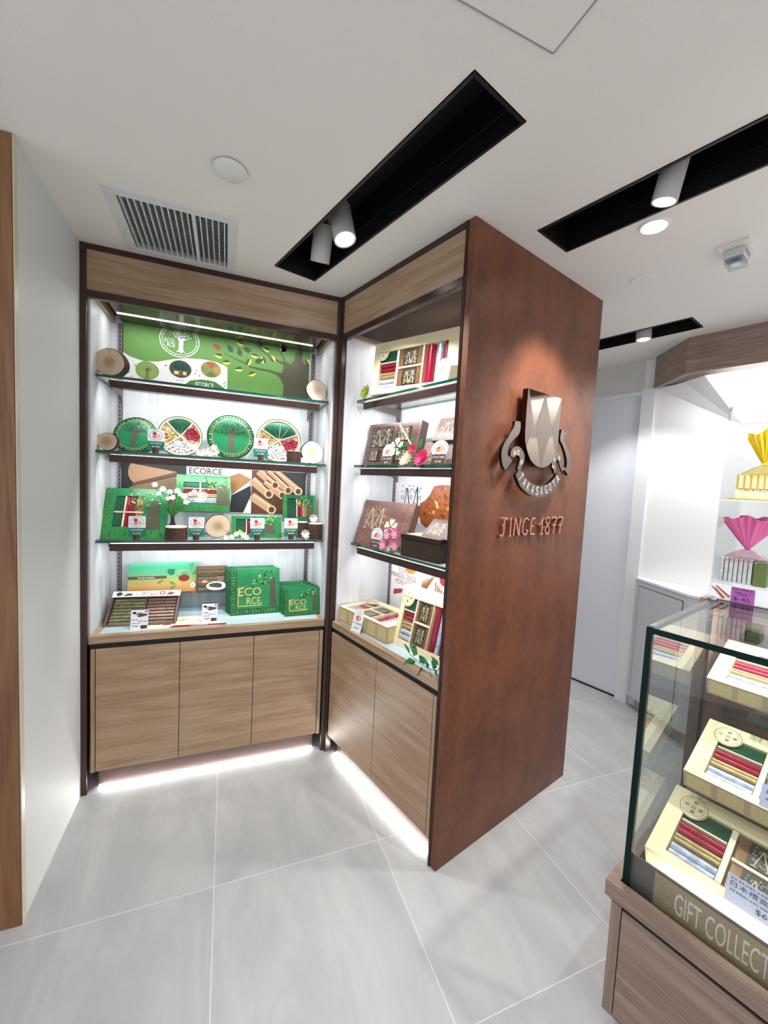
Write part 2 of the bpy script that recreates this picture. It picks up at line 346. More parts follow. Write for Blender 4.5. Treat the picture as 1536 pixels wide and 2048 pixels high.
# ceiling access hatch
hx=MB();hg=mat('hatch_joint','#9c9894',.7)
for a,b in (((1.337,-.296),(1.20,-.80)),((1.337,-.296),(1.86,-.37))): pass
hq=FB.inverted()
hM=FB@Matrix.Translation((1.337,-.296,H))@Matrix.Rotation(0,4,'Z')
ang_h=math.atan2(-.22,-.062)
hatch=MB()
def bar2(mb,a,b,wd_,z0,z1,mt):
    a=Vector(a);b=Vector(b);d=(b-a).normalized();n_=Vector((-d.y,d.x))*wd_/2
    return mb.vprism([tuple(a+n_),tuple(a-n_),tuple(b-n_),tuple(b+n_)],z0,z1,mt)
c0=Vector((.637,.773));c1=Vector((.187,.766));c2=Vector((.650,.323));c3=c1+c2-c0
hatch.vprism([tuple(c0),tuple(c1),tuple(c3),tuple(c2)],H-.003,H-.0005,CEILM)
for a,b in ((c0,c1),(c1,c3),(c3,c2),(c2,c0)): bar2(hatch,a,b,.004,H-.0035,H-.0004,hg)
tag(obj('access_hatch',hatch),'square flush access hatch in the white ceiling, top of the picture','ceiling hatch')
# orange-brown timber panel closing the end of the left wall
TIMB=wood('orange_timber','#6a452b','#7d5535','#8a6140','Z')
t=MB().box(XW-.55,1.556,0,XW+.001,1.575,H-.004,TIMB)
o=struct('trim_2',t)
struct('trim_3',MB().box(XW-.0005,1.556,0,XW+.004,1.580,H-.004,mat('edge_strip','#c9bfa8',.4)))
# black lighting recesses in the ceiling
def trough(key,label):
    x0,y0,x1,y1=SLOTS[key];d=.17;M=FB@Matrix.Translation((0,0,H))
    t=thing('lighting_recess',M,label,'ceiling recess')
    b=MB();tk=.004
    b.box(x0-tk,y0-tk,0,x0,y1+tk,d,BLACK).box(x1,y0-tk,0,x1+tk,y1+tk,d,BLACK).box(x0,y0-tk,0,x1,y0,d,BLACK).box(x0,y1,0,x1,y1+tk,d,BLACK).box(x0-tk,y0-tk,d,x1+tk,y1+tk,d+tk,BLACK)
    obj('recess_liner',b,t)
    e=mat('black_trim','#17171a',.35,.3);r=MB();k=.007
    r.box(x0-.002,y0-.002,-.003,x1+.002,y0+k,.0,e).box(x0-.002,y1-k,-.003,x1+.002,y1+.002,0,e).box(x0-.002,y0+k,-.003,x0+k,y1-k,0,e).box(x1-k,y0+k,-.003,x1+.002,y1-k,0,e)
    r.box(x0+.02,y0+.01,.05,x1-.02,y0+.018,.058,e).box(x0+.02,y1-.018,.05,x1-.02,y1-.01,.058,e)
    obj('recess_flange',r,t)
    obj('lamp_track',MB().box(x0+.03,(y0+y1)/2-.016,d-.02,x1-.03,(y0+y1)/2+.016,d,e),t)
trough('a','long black lighting recess in the ceiling holding two white spotlights')
trough('b','black ceiling recess beside the lit downlight, running off the right edge')
trough('c','short black ceiling recess partly hidden behind the copper panel')
LAMPW=mat('lamp_body_white','#c6c3bd',.45)
def track_lamp(lens,top,r,label):
    a=FB@Vector(lens);b=FB@Vector(top);d=b-a;M=Matrix.Translation(a)@d.to_track_quat('Z','Y').to_matrix().to_4x4()
    t=thing('track_spotlight',M,label,'spotlight','track spotlights in the ceiling recesses');L=d.length
    obj('lamp_body',MB().lathe([(r*.86,.001),(r,.001),(r,.004),(r,L-.003),(r*.95,L),(0,L)],LAMPW),t)
    obj('lens',MB().lathe([(0,.006),(r*.86,.006)],LAMPM),t)
    s=MB().cyl((r*.4,0,L),(r*.4,0,L+.03),.008,LAMPW,10);obj('swivel',s,t)
track_lamp((.489,-.29,2.415),(.452,-.30,2.545),.043,'white cylinder spotlight facing the camera, the further right of the pair in the long recess')
track_lamp((.254,-.27,2.428),(.318,-.29,2.55),.041,'white cylinder spotlight turned towards the shelves, lower left of the pair in the long recess')
track_lamp((1.345,.33,2.405),(1.372,.325,2.53),.036,'white cylinder spotlight just above the round downlight')
track_lamp((.843,1.55,2.414),(.838,1.548,2.54),.040,'white cylinder spotlight in the far short recess beyond the copper panel')
# air grille
gx0,gy0,gx1,gy1=VENT
t=thing('air_grille',Matrix.Translation((0,0,H)),'white square air grille with close slats in the ceiling','air vent')
AL=mat('grille_enamel','#d0d1d0',.5)
f=MB().box(-.415,1.686,-.004,.016,gy0,.002,AL).box(-.415,gy1,-.004,.016,2.118,.002,AL).box(-.415,gy0,-.004,gx0,gy1,.002,AL).box(gx1,gy0,-.004,.016,gy1,.002,AL)
obj('grille_frame',f,t,bev=.001)
s_=MB()
for i in range(17): x=gx0+(gx1-gx0)*(i+.5)/17;s_.box(x-.0024,gy0,-.002,x+.0018,gy1,.014,AL)
s_.box(gx0+(gx1-gx0)*.655,gy0,-.003,gx0+(gx1-gx0)*.69,gy1,.014,AL);obj('grille_slats',s_,t)
s_=MB();DG=mat('grille_shadow','#8c9296',.6)
for i in range(24): y=gy0+(gy1-gy0)*(i+.5)/24;s_.box(gx0,y-.002,.018,gx1,y+.002,.03,DG)
obj('rear_louvres',s_,t);obj('grille_plenum',MB().box(gx0-.003,gy0-.003,.09,gx1+.003,gy1+.003,.093,mat('plenum','#22262a',.8)).box(gx0-.004,gy0,.0,gx0,gy1,.09,AL).box(gx1,gy0,.0,gx1+.004,gy1,.09,AL).box(gx0,gy0-.004,0,gx1,gy0,.09,AL).box(gx0,gy1,0,gx1,gy1+.004,.09,AL),t)
# discs
tag(obj('ceiling_cover_plate',MB().lathe([(0,-.013),(.046,-.013),(.050,-.010),(.050,-.005),(.040,-.004),(.040,0)],WHITEP),None,Matrix.Translation((-.011,1.433,H))),'round white blank plate in the ceiling beside the air grille','cover plate')
tag(obj('ceiling_cover_plate',MB().lathe([(0,-.003),(.044,-.003),(.046,0)],CEILM),None,FB@Matrix.Translation((1.085,.866,H))),'faint round white blank plate in the ceiling near the exit lamp','cover plate')
t=thing('recessed_downlight',FB@Matrix.Translation((1.256,.501,H)),'round glowing recessed downlight with white rim','downlight')
obj('downlight_rim',MB().lathe([(.037,-.001),(.041,-.005),(.048,-.004),(.05,0)],WHITEP),t);obj('lens',MB().lathe([(0,-.002),(.037,-.002)],LAMPM),t)
# bodies of the unseen downlights added behind the camera as ambient lighting
for k,(x,y) in enumerate(((-.1,.2),(.55,-.6),(.5,-1.8))):
    t=thing('recessed_downlight',Matrix.Translation((x,y,H)),'round white recessed downlight added out of view behind the camera for ambient light','downlight','added ambient downlights behind the camera')
    obj('downlight_rim',MB().lathe([(.057,-.001),(.061,-.005),(.068,-.004),(.07,0)],WHITEP),t);obj('lens',MB().lathe([(0,-.002),(.057,-.002)],LAMPM),t)
# strobe beacon on its plate
t=thing('strobe_beacon',FB@Matrix.Translation((1.405,.875,H)),'clear strobe beacon with red lettering on a white ceiling plate','alarm beacon')
obj('base_plate',MB().box(-.05,-.072,-.008,.05,.072,0,WHITEP),t,bev=.001)
obj('beacon_body',MB().vprism([(-.03,-.04),(.032,-.04),(.032,.038),(-.03,.038)],-.038,-.008,mat('beacon_grey','#c3c8c8',.35)),t,bev=.004)
obj('clear_lens',MB().vprism([(-.026,-.036),(.028,-.036),(.028,.034),(-.026,.034)],-.062,-.038,glass('beacon_lens','#dfe4e4',1.5)).box(-.012,-.014,-.056,.014,.014,-.04,CHROME),t)
a=Art();a.text('FIRE ALARM',-.034,-.030,.014,mat('red_print','#a02138'),1,.066);obj('lettering',a,t,Matrix.Translation((.0325,0,0))@Matrix.Rotation(PI/2,4,'Z'))
# ---------------------------------------------------------------- right-hand wall unit: timber header, white niche, white cupboard
t=thing('timber_bulkhead',FB,'pale timber bulkhead with an angled corner above the white niche','bulkhead')
HB=2.236;vh=1.775
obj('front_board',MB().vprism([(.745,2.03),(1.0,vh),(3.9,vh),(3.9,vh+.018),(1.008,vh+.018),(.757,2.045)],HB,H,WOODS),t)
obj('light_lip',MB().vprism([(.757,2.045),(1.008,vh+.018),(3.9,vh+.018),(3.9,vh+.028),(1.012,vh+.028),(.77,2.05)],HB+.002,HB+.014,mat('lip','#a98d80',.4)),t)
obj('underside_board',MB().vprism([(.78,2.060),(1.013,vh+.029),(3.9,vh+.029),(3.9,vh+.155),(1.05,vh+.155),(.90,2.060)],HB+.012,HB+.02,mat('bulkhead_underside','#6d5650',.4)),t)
vk=vh+.155
struct('ceiling_niche',MB().add([(.762,VD-.002,2.238),(1.22,VD-.002,1.96),(3.9,VD-.002,1.96),(3.9,vk,2.252),(1.05,vk,2.252),(.92,VD-.06,2.246)],[(0,5,1),(5,4,1),(4,3,2,1)],NICHE),FB)
area('niche_cove_light',aim(FB,(2.1,vh+.035,HB+.004),(2.1,2.05,HB-.10)),.012,1.9,7,(1,.99,.97))
area('niche_strip_light',aim(FB,(2.1,vh+.04,HB+.0),(2.1,2.05,1.3)),.03,1.9,15,(1,.99,.97))
CUPB=mat('white_cupboard','#c6c7cd',.4);CTOP=mat('white_counter','#eceef0',.3)
t=thing('white_cupboard',FB,'white cupboard with an angled front below the white niche','cupboard')
P=[(.75,2.075),(.75,2.03),(1.12,1.80),(3.9,1.80),(3.9,2.075)]
obj('body',MB().vprism(P,.09,.915,CUPB),t)
obj('counter_top',MB().vprism([(.748,2.078),(.748,2.028),(1.118,1.797),(3.9,1.797),(3.9,2.078)],.916,.93,CTOP),t)
obj('kick_board',MB().vprism([(.80,2.07),(.80,2.05),(1.15,1.84),(3.9,1.84),(3.9,2.07)],0,.09,mat('kick_grey','#a9a09b',.5)),t)
dd=Vector((1.12-.75,1.80-2.03)).normalized();nn=Vector((dd.y,-dd.x))
def on_face(s,o_): q=Vector((.75,2.03))+dd*s+nn*o_;return (q.x,q.y)
obj('door',MB().vprism([on_face(.04,.0005),on_face(.40,.0005),on_face(.40,.004),on_face(.04,.004)],.12,.875,CUPB),t)
jn=mat('joint_grey','#6e6c70',.6);j=MB().vprism([on_face(.035,.0),on_face(.405,.0),on_face(.405,.0015),on_face(.035,.0015)],.876,.882,jn).vprism([on_face(.402,.0),on_face(.408,.0),on_face(.408,.0015),on_face(.402,.0015)],.12,.882,jn).vprism([on_face(.033,.0),on_face(.038,.0),on_face(.038,.0015),on_face(.033,.0015)],.12,.882,jn)
obj('door_joint',j,t)
# ================================================================== THE TWO SHELVING CABINETS
def cabinet(F,L,doors,xl,xr,side,D,label):
    t=thing('display_cabinet',F,label,'cabinet')
    z0,z1=2.225,2.2555
    for nm,a,b in (('post',0,xl-.004),('post',xr+.004,L)): obj(nm,MB().box(a,-.006,0,b,.03,H-.001,BRONZE),t,bev=.003)
    obj('header_trim',MB().box(xl-.004,-.002,2.421,xr+.004,.02,H-.001,BRONZE),t)
    obj('header_board',MB().box(xl-.004,.002,z1,xr+.004,.018,2.421,WOOD),t)
    obj('header_trim',MB().box(xl-.004,-.003,z0,xr+.004,.022,z1,BRONZE),t,bev=.002)
    obj('back_panel',MB().box(xl,D,.10,xr,D+.008,2.40,LINER),t)
    for a,b in ((xl-.004,xl+.004),(xr-.004,xr+.004)): obj('side_panel',MB().box(a,.022,.70,b,D,2.40,LINER),t)
    # soffit: timber end strips, dark raised recess, glossy board with an LED strip
    w_=xr-xl
    for a in (xl+.004,xr-.020): obj('soffit_end_strip',MB().box(a,.022,z1-.010,a+.016,D,z1+.03,WOOD),t)
    obj('soffit_board',MB().box(xl+.05,.022,z1,xr-.05,D,z1+.012,SOFFM if L>1 else mat('soffit_satin_brown','#3a2c26',.6,spec=.08)).box(xl+.02,.022,z1+.03,xr-.02,D,z1+.04,BROWND),t)
    a,b=xl+.055,xr-.075
    if L>1: obj('led_strip',MB().box(a,.232,z1-.003,b,.240,z1,LEDM),t)
    l=area('shelf_strip_light',t.matrix_world@Matrix.Translation(((a+b)/2,.236,z1-.006)),b-a,.012,2.4)
    # base
    obj('carcass',MB().box(xl+.006,.020,.10,xr-.006,D,.70,GAP),t)
    obj('counter_shadow_gap',MB().box(xl+.004,.010,.684,xr,.03,.712,GAP),t)
    for a,b in side: obj('side_fascia',MB().box(a,0,.10,b,.02,.684,WOODV),t)
    for a,b in doors: obj('cupboard_door',MB().box(a+.0015,0,.103,b-.0015,.018,.684,WOOD),t,bev=.0008)
    obj('counter_top',MB().box(xl+.006,0,.710,xr,.030,.745,WOOD).box(xl+.006,.030,.708,xl+.036,D,.745,WOOD).box(xr-.03,.030,.708,xr,D,.745,WOOD).box(xl+.036,.03,.708,xr-.03,D,.738,WOOD),t,bev=.0006)
    obj('counter_inlay',MB().box(xl+.036,.030,.7385,xr-.03,D,.7455,INLAY),t)
    obj('kick_plate',MB().box(xl+.028,.050,.004,xr-.03,.07,.10,KICKM),t)
    obj('kick_led_strip',MB().box(xl+.03,.0465,.0006,xr-.032,.0495,.004,LEDM),t)
    area('kick_strip_light',aim(F,((xl+xr)/2,.046,.008),((xl+xr)/2,-.06,-.010)),.008,w_-.08,2.6,(1,.99,.97))
    # slotted uprights
    for a in (xl+.034,xr-.052):
        s_=MB().box(a,D-.012,.76,a+.018,D,z1-.01,STEEL)
        for k in range(70): s_.box(a+.0065,D-.0125,.78+k*.0208,a+.0115,D-.0118,.78+k*.0208+.012,GAP)
        s_.box(a-.0015,D-.006,.76,a,D,z1-.01,GAP).box(a+.018,D-.006,.76,a+.0195,D,z1-.01,GAP)
        obj('slotted_upright',s_,t)
    return t
D_=.372
cabinet(FA,1.133,[(.055,.4005),(.4005,.7425),(.7425,1.082)],.028,1.106,[(.037,.053),(1.084,1.102)],D_,'left shelving cabinet with green products, brown frame and three timber doors')
cabinet(FB,L1-.038,[(.034,.4405),(.4405,.815)],.028,.838,[(.817,.834)],.36,'right shelving cabinet with cream and brown gift boxes and two timber doors')
def glass_shelf(F,x0,x1,z,D,label,cab):
    t=thing('glass_shelf',F@Matrix.Translation((0,0,z)),label,'shelf','glass shelves of the '+cab)
    obj('glass_pane',MB().pane(x0,.082,-.006,x1,D-.002,.006,GLASS,GEDGE),t,bev=0)
    obj('light_rail',MB().box(x0+.052,.088,-.046,x1-.045,.112,-.012,BRONZE),t,bev=.0015)
    l=MB().box(x0+.055,.092,-.0118,x1-.048,.108,-.0105,mat('rail_glow','#ffffff',emit=2.2));obj('light_rail_glow',l,t)
    for a in (x0+.042,x1-.062):
        b=MB().prism([(0,0),(1,0)],0,0,BRONZE) if 0 else MB()
        v=[(a,.11,-.03),(a,.11,-.012),(a,D-.013,-.008),(a,D-.013,-.075),(a,D-.05,-.046)]
        b.add(v+[(q[0]+.005,q[1],q[2]) for q in v],[(0,1,2,3,4),(9,8,7,6,5)]+[(i,(i+1)%5,(i+1)%5+5,i+5) for i in range(5)],mat('bracket_steel','#6d6260',.4,.6))
        obj('bracket',b,t)
    area('shelf_strip_light',aim(t.matrix_world,((x0+x1)/2,.116,-.047),((x0+x1)/2,.30,-.20)),.012,x1-x0-.12,2.1,(.96,.98,1))
ZT=(1.921,1.582,1.165)
for z,n_ in zip(ZT,('top','middle','lowest')): glass_shelf(FA,.036,1.098,z,D_,n_+' glass shelf of the left cabinet','left cabinet')
for z,n_ in zip(ZT,('top','middle','lowest')): glass_shelf(FB,.055,.832,z+.001,.36,n_+' glass shelf of the right cabinet','right cabinet')
# ---------------------------------------------------------------- copper end panel
def copper():
    m=bpy.data.materials.new('copper_patina');m.use_nodes=True;n=m.node_tree.nodes;l=m.node_tree.links;b=n['Principled BSDF']
    t=n.new('ShaderNodeTexCoord');mp=n.new('ShaderNodeMapping');mp.inputs['Scale'].default_value=(3,3,1.6);l.new(t.outputs['Object'],mp.inputs[0])
    x=n.new('ShaderNodeTexNoise');x.inputs['Scale'].default_value=2.2;x.inputs['Detail'].default_value=8;x.inputs['Roughness'].default_value=.6;l.new(mp.outputs[0],x.inputs['Vector'])
    mp2=n.new('ShaderNodeMapping');mp2.inputs['Scale'].default_value=(60,60,14);l.new(t.outputs['Object'],mp2.inputs[0])
    y=n.new('ShaderNodeTexNoise');y.inputs['Scale'].default_value=2;y.inputs['Detail'].default_value=6;l.new(mp2.outputs[0],y.inputs['Vector'])
    ad=n.new('ShaderNodeMath');ad.operation='MULTIPLY_ADD';ad.inputs[1].default_value=.6;l.new(y.outputs['Fac'],ad.inputs[0]);l.new(x.outputs['Fac'],ad.inputs[2])
    r=ramp(n,[(.38,'#4e2c1d'),(.66,'#623825'),(.9,'#784730')]);l.new(ad.outputs[0],r.inputs[0]);l.new(r.outputs[0],b.inputs['Base Color'])
    b.inputs['Metallic'].default_value=.25;b.inputs['Roughness'].default_value=.42
    bp=n.new('ShaderNodeBump');bp.inputs['Strength'].default_value=.25;bp.inputs['Distance'].default_value=.002;l.new(y.outputs['Fac'],bp.inputs['Height']);l.new(bp.outputs[0],b.inputs['Normal']);return m
COP=copper()
t=thing('copper_end_panel',FP,'tall copper-brown end panel carrying a metal crest and date','end panel')
obj('panel_sheet',MB().box(0,0,.002,L2,.030,H-.001,COP),t,bev=.001)
obj('edge_post',MB().box(-.004,.0302,0,.014,.042,H-.001,BRONZE),t,bev=.003)
# crest
EM=mat('polished_nickel','#8a7d72',.06,1);EMF=mat('satin_nickel','#746b65',.34,.9);EMS=mat('crest_side','#4a2b20',.2,.9)
t=thing('metal_crest',FP,'polished metal shield crest with scrolled name ribbon','crest')
sh=[(.314,1.903),(.565,1.903),(.565,1.70),(.562,1.676),(.551,1.655),(.535,1.634),(.515,1.618),(.492,1.607),(.465,1.600),(.44,1.599),(.415,1.602),(.39,1.611),(.368,1.624),(.351,1.642),(.335,1.665),(.322,1.69),(.314,1.73)]
obj('shield',MB().prism(sh,-.045,-.022,EM,EMS).cyl((.40,-.022,1.80),(.40,0,1.80),.008,EMS).cyl((.48,-.022,1.68),(.48,0,1.68),.008,EMS),t)
a=Art(-.045)
a.poly([(.440,1.901),(.385,1.765),(.443,1.601),(.506,1.765)],EMF);a.poly([(.315,1.901),(.322,1.901),(.372,1.765),(.330,1.672),(.318,1.70),(.315,1.73)],EMF);a.poly([(.564,1.899),(.508,1.765),(.552,1.660),(.564,1.69)],EMF)
obj('shield_facets',a,t,label='satin diamond facets')
def ribbon(name,pts,wd,y0,y1,txt=None):
    # widen a centre line into a flat strip of smoothed outline
    P=[Vector(p) for p in pts];Q=[]
    for i in range(len(P)-1):
        p0=P[max(i-1,0)];p1=P[i];p2=P[i+1];p3=P[min(i+2,len(P)-1)]
        for k in range(6):
            u=k/6;Q.append((p1*2+(p2-p0)*u+(p0*2-p1*5+p2*4-p3)*u*u+(p1*3-p0-p2*3+p3)*u**3)/2)
    Q.append(P[-1]);n=len(Q);A=[];B=[]
    for i,q in enumerate(Q):
        d=(Q[min(i+1,n-1)]-Q[max(i-1,0)]).normalized();nn_=Vector((-d.y,d.x));s=i/(n-1)*(len(wd)-1);j=min(int(s),len(wd)-2);w_=wd[j]+(wd[j+1]-wd[j])*(s-j)
        A.append(q+nn_*w_/2);B.append(q-nn_*w_/2)
    m=MB()
    for i in range(n-1): m.prism([tuple(A[i]),tuple(B[i]),tuple(B[i+1]),tuple(A[i+1])],y0,y1,EMF,EMS)
    return obj(name,m,t)
ribbon('ribbon_tail',[(.268,1.768),(.266,1.735),(.222,1.689),(.198,1.647),(.208,1.608),(.226,1.588)],[.034,.044,.026,.034,.044,.040],-.040,-.028)
ribbon('ribbon_fold',[(.228,1.600),(.250,1.624)],[.03,.03],-.032,-.026)
ribbon('ribbon_fold',[(.258,1.628),(.262,1.648),(.290,1.655),(.318,1.640),(.320,1.615),(.300,1.580)],[.03,.034,.034,.034,.03,.016],-.036,-.026)
ribbon('ribbon_band',[(.288,1.572),(.325,1.533),(.384,1.507),(.457,1.498),(.523,1.511),(.569,1.540),(.595,1.570)],[.036,.046,.050,.050,.050,.046,.034],-.044,-.030)
ribbon('ribbon_fold',[(.580,1.585),(.560,1.622),(.556,1.647),(.583,1.659),(.615,1.650)],[.018,.030,.034,.032,.03],-.036,-.026)
ribbon('ribbon_fold',[(.612,1.648),(.640,1.612),(.668,1.595)],[.03,.03,.034],-.032,-.026)
ribbon('ribbon_tail',[(.664,1.588),(.680,1.612),(.674,1.648),(.650,1.685),(.618,1.718),(.604,1.738),(.612,1.770)],[.036,.042,.034,.026,.022,.034,.036],-.040,-.028)
a=Art(-.044);EN=mat('engraving','#e6ded6',.3,.4)
# lettering follows the ribbon band
cx_,cz_,R_=.4445,1.690,.1905
for i,chh in enumerate('TAKASAGOYA'):
    u=-2.43+(2.43-.66)*(i+.5)/10;x=cx_+R_*math.cos(u);z=cz_+R_*math.sin(u)
    a.text(chh,x-.0075*math.cos(u+PI/2)-.0*1,z-.0075*math.sin(u+PI/2)-.002,.034,EN,1,.0175,u+PI/2) if 0 else None
    q=u+PI/2;hh=.036;ww=.018
    a.text(chh,x-ww/2*math.cos(q)+hh/2*math.sin(q),z-ww/2*math.sin(q)-hh/2*math.cos(q),hh,EN,1,ww,q)
obj('ribbon_lettering',a,t)
a=Art(-.036)
for chh,x,z,q in (('H',.264,1.634,.1),('O',.284,1.638,-.1),('N',.305,1.612,-1.0)): a.text(chh,x,z,.022,EN,1,.013,q)
for chh,x,z,q in (('K',.562,1.600,1.1),('E',.562,1.632,.5),('N',.590,1.640,-.25)): a.text(chh,x,z,.022,EN,1,.013,q)
obj('fold_lettering',a,t)
# raised date
t=thing('raised_date_lettering',FP,'raised metal letters reading SINCE 1877 below the crest','lettering')
LET=mat('letter_copper','#e0b4a0',.25,.8)
LET=mat('letter_copper','#a9745e',.22,.85);LED_=mat('letter_side','#d9a48c',.25,.9)
STK={'S':[[(1,.90),(.88,.99),(.70,1),(.56,.92),(.5,.78),(.5,.25),(.42,.08),(.22,0),(0,.07)],[(.3,.62),(.5,.62)]],
 'I':[[(.5,0),(.5,1)],[(.2,0),(.8,0)],[(.2,1),(.8,1)]],'N':[[(.05,0),(.12,.8),(.05,1)],[(.05,1),(.25,.95),(.75,.10),(.92,0)],[(.92,0),(.88,.5),(1,1)]],
 'C':[[(.95,.88),(.72,1),(.42,.95),(.15,.72),(.06,.42),(.2,.12),(.5,0),(.8,.06),(.95,.24),(.7,.28)]],'E':[[(.9,.98),(.35,1),(.15,.8),(.12,.5),(.12,.15),(.25,.02),(.95,.02)],[(.14,.52),(.65,.52)]],
 '1':[[(0,.55),(.3,.62),(.65,1),(.65,0)],[(.35,0),(.95,0)]],'8':[[(.5,.53),(.2,.68),(.14,.84),(.32,.99),(.68,.99),(.86,.84),(.8,.68),(.5,.53),(.14,.36),(.06,.18),(.28,.01),(.72,.01),(.94,.18),(.86,.36),(.5,.53)]],
 '7':[[(.02,.9),(.08,.99),(1,.99),(.62,.5),(.5,0)],[(.28,.5),(.9,.52)]]}
x=.240
for chh,ww,z0_,hh in (('S',.044,1.311,.073),('I',.018,1.311,.071),('N',.046,1.311,.071),('C',.046,1.311,.072),('E',.038,1.311,.071),('1',.034,1.310,.074),('8',.038,1.310,.074),('7',.040,1.310,.074),('7',.040,1.310,.074)):
    e=MB();wl=.0062
    for st in STK[chh]:
        for (a_,b_),(c_,d_) in zip(st,st[1:]):
            p=Vector((x+a_*ww,z0_+b_*hh));q=Vector((x+c_*ww,z0_+d_*hh));d=(q-p).normalized();n_=Vector((-d.y,d.x))*wl/2;p-=d*wl*.3;q+=d*wl*.3
            e.prism([tuple(p+n_),tuple(p-n_),tuple(q-n_),tuple(q+n_)],-.016,-.001,LET,LED_)
    obj('letter',e,t);x+=ww+.013+(.020 if chh=='E' else 0)
# ================================================================== PRINTED POSTERS ON THE BACK PANELS
PG1=mat('poster_green','#5f8f45',.55,noise=.1,nscale=260);PG2=mat('poster_green_dark','#42702f',.55,noise=.1,nscale=260)
PW=mat('poster_white','#dcdcda',.5);WHT=mat('print_white','#eff0ee',.5);PY=mat('print_yellow','#d6d04a',.5);PDG=mat('print_dark_green','#2c4a2c',.5);PRD=mat('print_red','#9c3133',.5)
PTAN=mat('print_tan','#c79a78',.5);PTAN2=mat('print_tan_dark','#7c4f38',.5);PCH=mat('print_charcoal','#26272b',.5);PBRN=mat('print_brown','#5a3423',.5);PKR=mat('print_kraft','#b07c45',.5);PLT=mat('print_light_tan','#e0bd97',.5)
def flat_poster(name,F,D,x0,z0,x1,z1,base,label):
    t=thing(name,F,label,'poster');obj('sheet',MB().box(x0,D-.006,z0,x1,D-.001,z1,base),t);return t,Art(D-.006)
t,a=flat_poster('green_banner',FA,.372,.083,1.93,1.040,2.262,PG1,'wide green printed banner with white tree roundel above the top glass shelf')
a.poly([(.083,1.93),(.083,2.106),(.112,2.089),(.174,2.073),(.242,2.081),(.311,2.104),(.381,2.12),(.454,2.126),(.528,2.121),(.571,2.108),(.585,2.10),(.586,1.93)],PW,1)
a.ring(.3435,2.207,.097,.088,.004,WHT,2);a.ring(.3435,2.207,.083,.075,.0025,WHT,2)
a.arc_text('ECORCE TAKASAGOYA ECORCE TAKASAGOYA ',.3435,2.207,.0845,.0765,PI*.95,-PI*1.05,.008,WHT,2,.005)
a.tree(.350,2.145,.125,WHT,[WHT,WHT],2,46,.46);a.text('ECO',.272,2.190,.020,WHT,3,.046);a.text('RCE',.284,2.167,.020,WHT,3,.038)
for x,z,k in ((.193,2.028,0),(.349,2.058,1),(.500,2.077,2)):
    a.ell(x,z,.054,.046,[mat('r0','#7d9a50',.5),PDG,mat('r2','#8d8a55',.5)][k],2);a.ring(x,z,.054,.046,.003,[mat('r3','#5f7a3c',.5),PTAN2,PW][k],3)
    if k==0: a.tree(x,z-.040,.075,mat('r4','#6a6a38',.5),[PG1,PG2],3,20)
    if k==1: a.tree(x,z-.035,.07,PTAN2,[PDG],3,8);a.ell(x,z+.015,.034,.020,mat('crown_print','#0f4040',.5),4);a.rect(x-.03,z-.03,x-.008,z-.012,PLT,3);a.rect(x+.012,z-.03,x+.03,z-.012,PLT,3)
    if k==2:
        for q,c_ in ((PI/2,'#a8573b'),(0,'#b98f4c'),(-PI/2,'#5f7a3c'),(PI,'#7d8a4a')):
            a.poly([(x+.006*math.cos(q),z+.006*math.sin(q))]+[(x+.047*math.cos(q+u),z+.040*math.sin(q+u)) for u in (-.6,-.3,0,.3,.6)],mat('seg'+c_,c_,.5,noise=.3,nscale=400),4)
    a.dashes(x-.02,z-.062,x+.02,.004,INKG,3,6)
a.poly([(.36,1.97),(.40,2.005),(.456,2.017),(.525,2.012),(.586,1.975)],PG2,2);a.text('ECORCE',.425,1.978,.024,WHT,3,.09)
for k in range(16): a.ell(random.choice([random.uniform(.10,.14),random.uniform(.26,.29),random.uniform(.42,.45),random.uniform(.56,.58)]),random.uniform(1.96,2.07),.003,.003,PDG,3,8)
a.poly([(.889,1.93),(.893,2.04),(.872,2.082),(.827,2.112),(.882,2.112),(.889,2.14),(.883,2.184),(.905,2.181),(.931,2.169),(.950,2.195),(.955,2.225),(.975,2.258),(1.0,2.258),(.995,2.205),(1.011,2.181),(1.036,2.20),(1.038,1.93)],OLIVE,2)
a.line([(.567,2.176),(.619,2.155),(.671,2.141),(.703,2.122),(.762,2.116),(.816,2.113),(.880,2.098)],.004,OLIVE,1,.014)
a.line([(.726,2.258),(.77,2.222),(.825,2.186),(.884,2.168)],.004,OLIVE,1,.014);a.line([(.85,2.256),(.88,2.215),(.895,2.185)],.004,OLIVE,1.5,.010)
for i,(x,z) in enumerate([(.549,2.192),(.61,2.186),(.56,2.154),(.601,2.131),(.652,2.171),(.671,2.236),(.704,2.168),(.709,2.207),(.749,2.183),(.667,2.103),(.731,2.15),(.782,2.147),(.736,2.093),(.761,2.238),(.813,2.225),(.814,2.201),(.873,2.235),(.906,2.24),(1.018,2.215)]):
    A_=[2.6,2.2,3.0,3.3,1.8,2.9,4.4,2.9,3.0,3.3,.5,1.9,3.6,1.7,2.9,-.9,.6,2.9,-1][i]
    a.leaf(x,z,.05,.026,A_,PRD if i==0 else (PY if i%3!=1 else PDG),PRD if i==0 else PDG,3)
obj('print',a,t)
t,a=flat_poster('biscuit_poster',FA,.372,.083,1.285,1.046,1.541,PW,'wide poster of biscuits and rolled wafers behind the third glass shelf')
a.rect(.083,1.285,.386,1.541,PCH,1);a.poly([(.122,1.539),(.34,1.505),(.132,1.438),(.118,1.455),(.110,1.475),(.109,1.50),(.113,1.522)],PTAN,2);a.poly([(.132,1.438),(.34,1.503),(.34,1.487),(.128,1.420)],PTAN2,2)
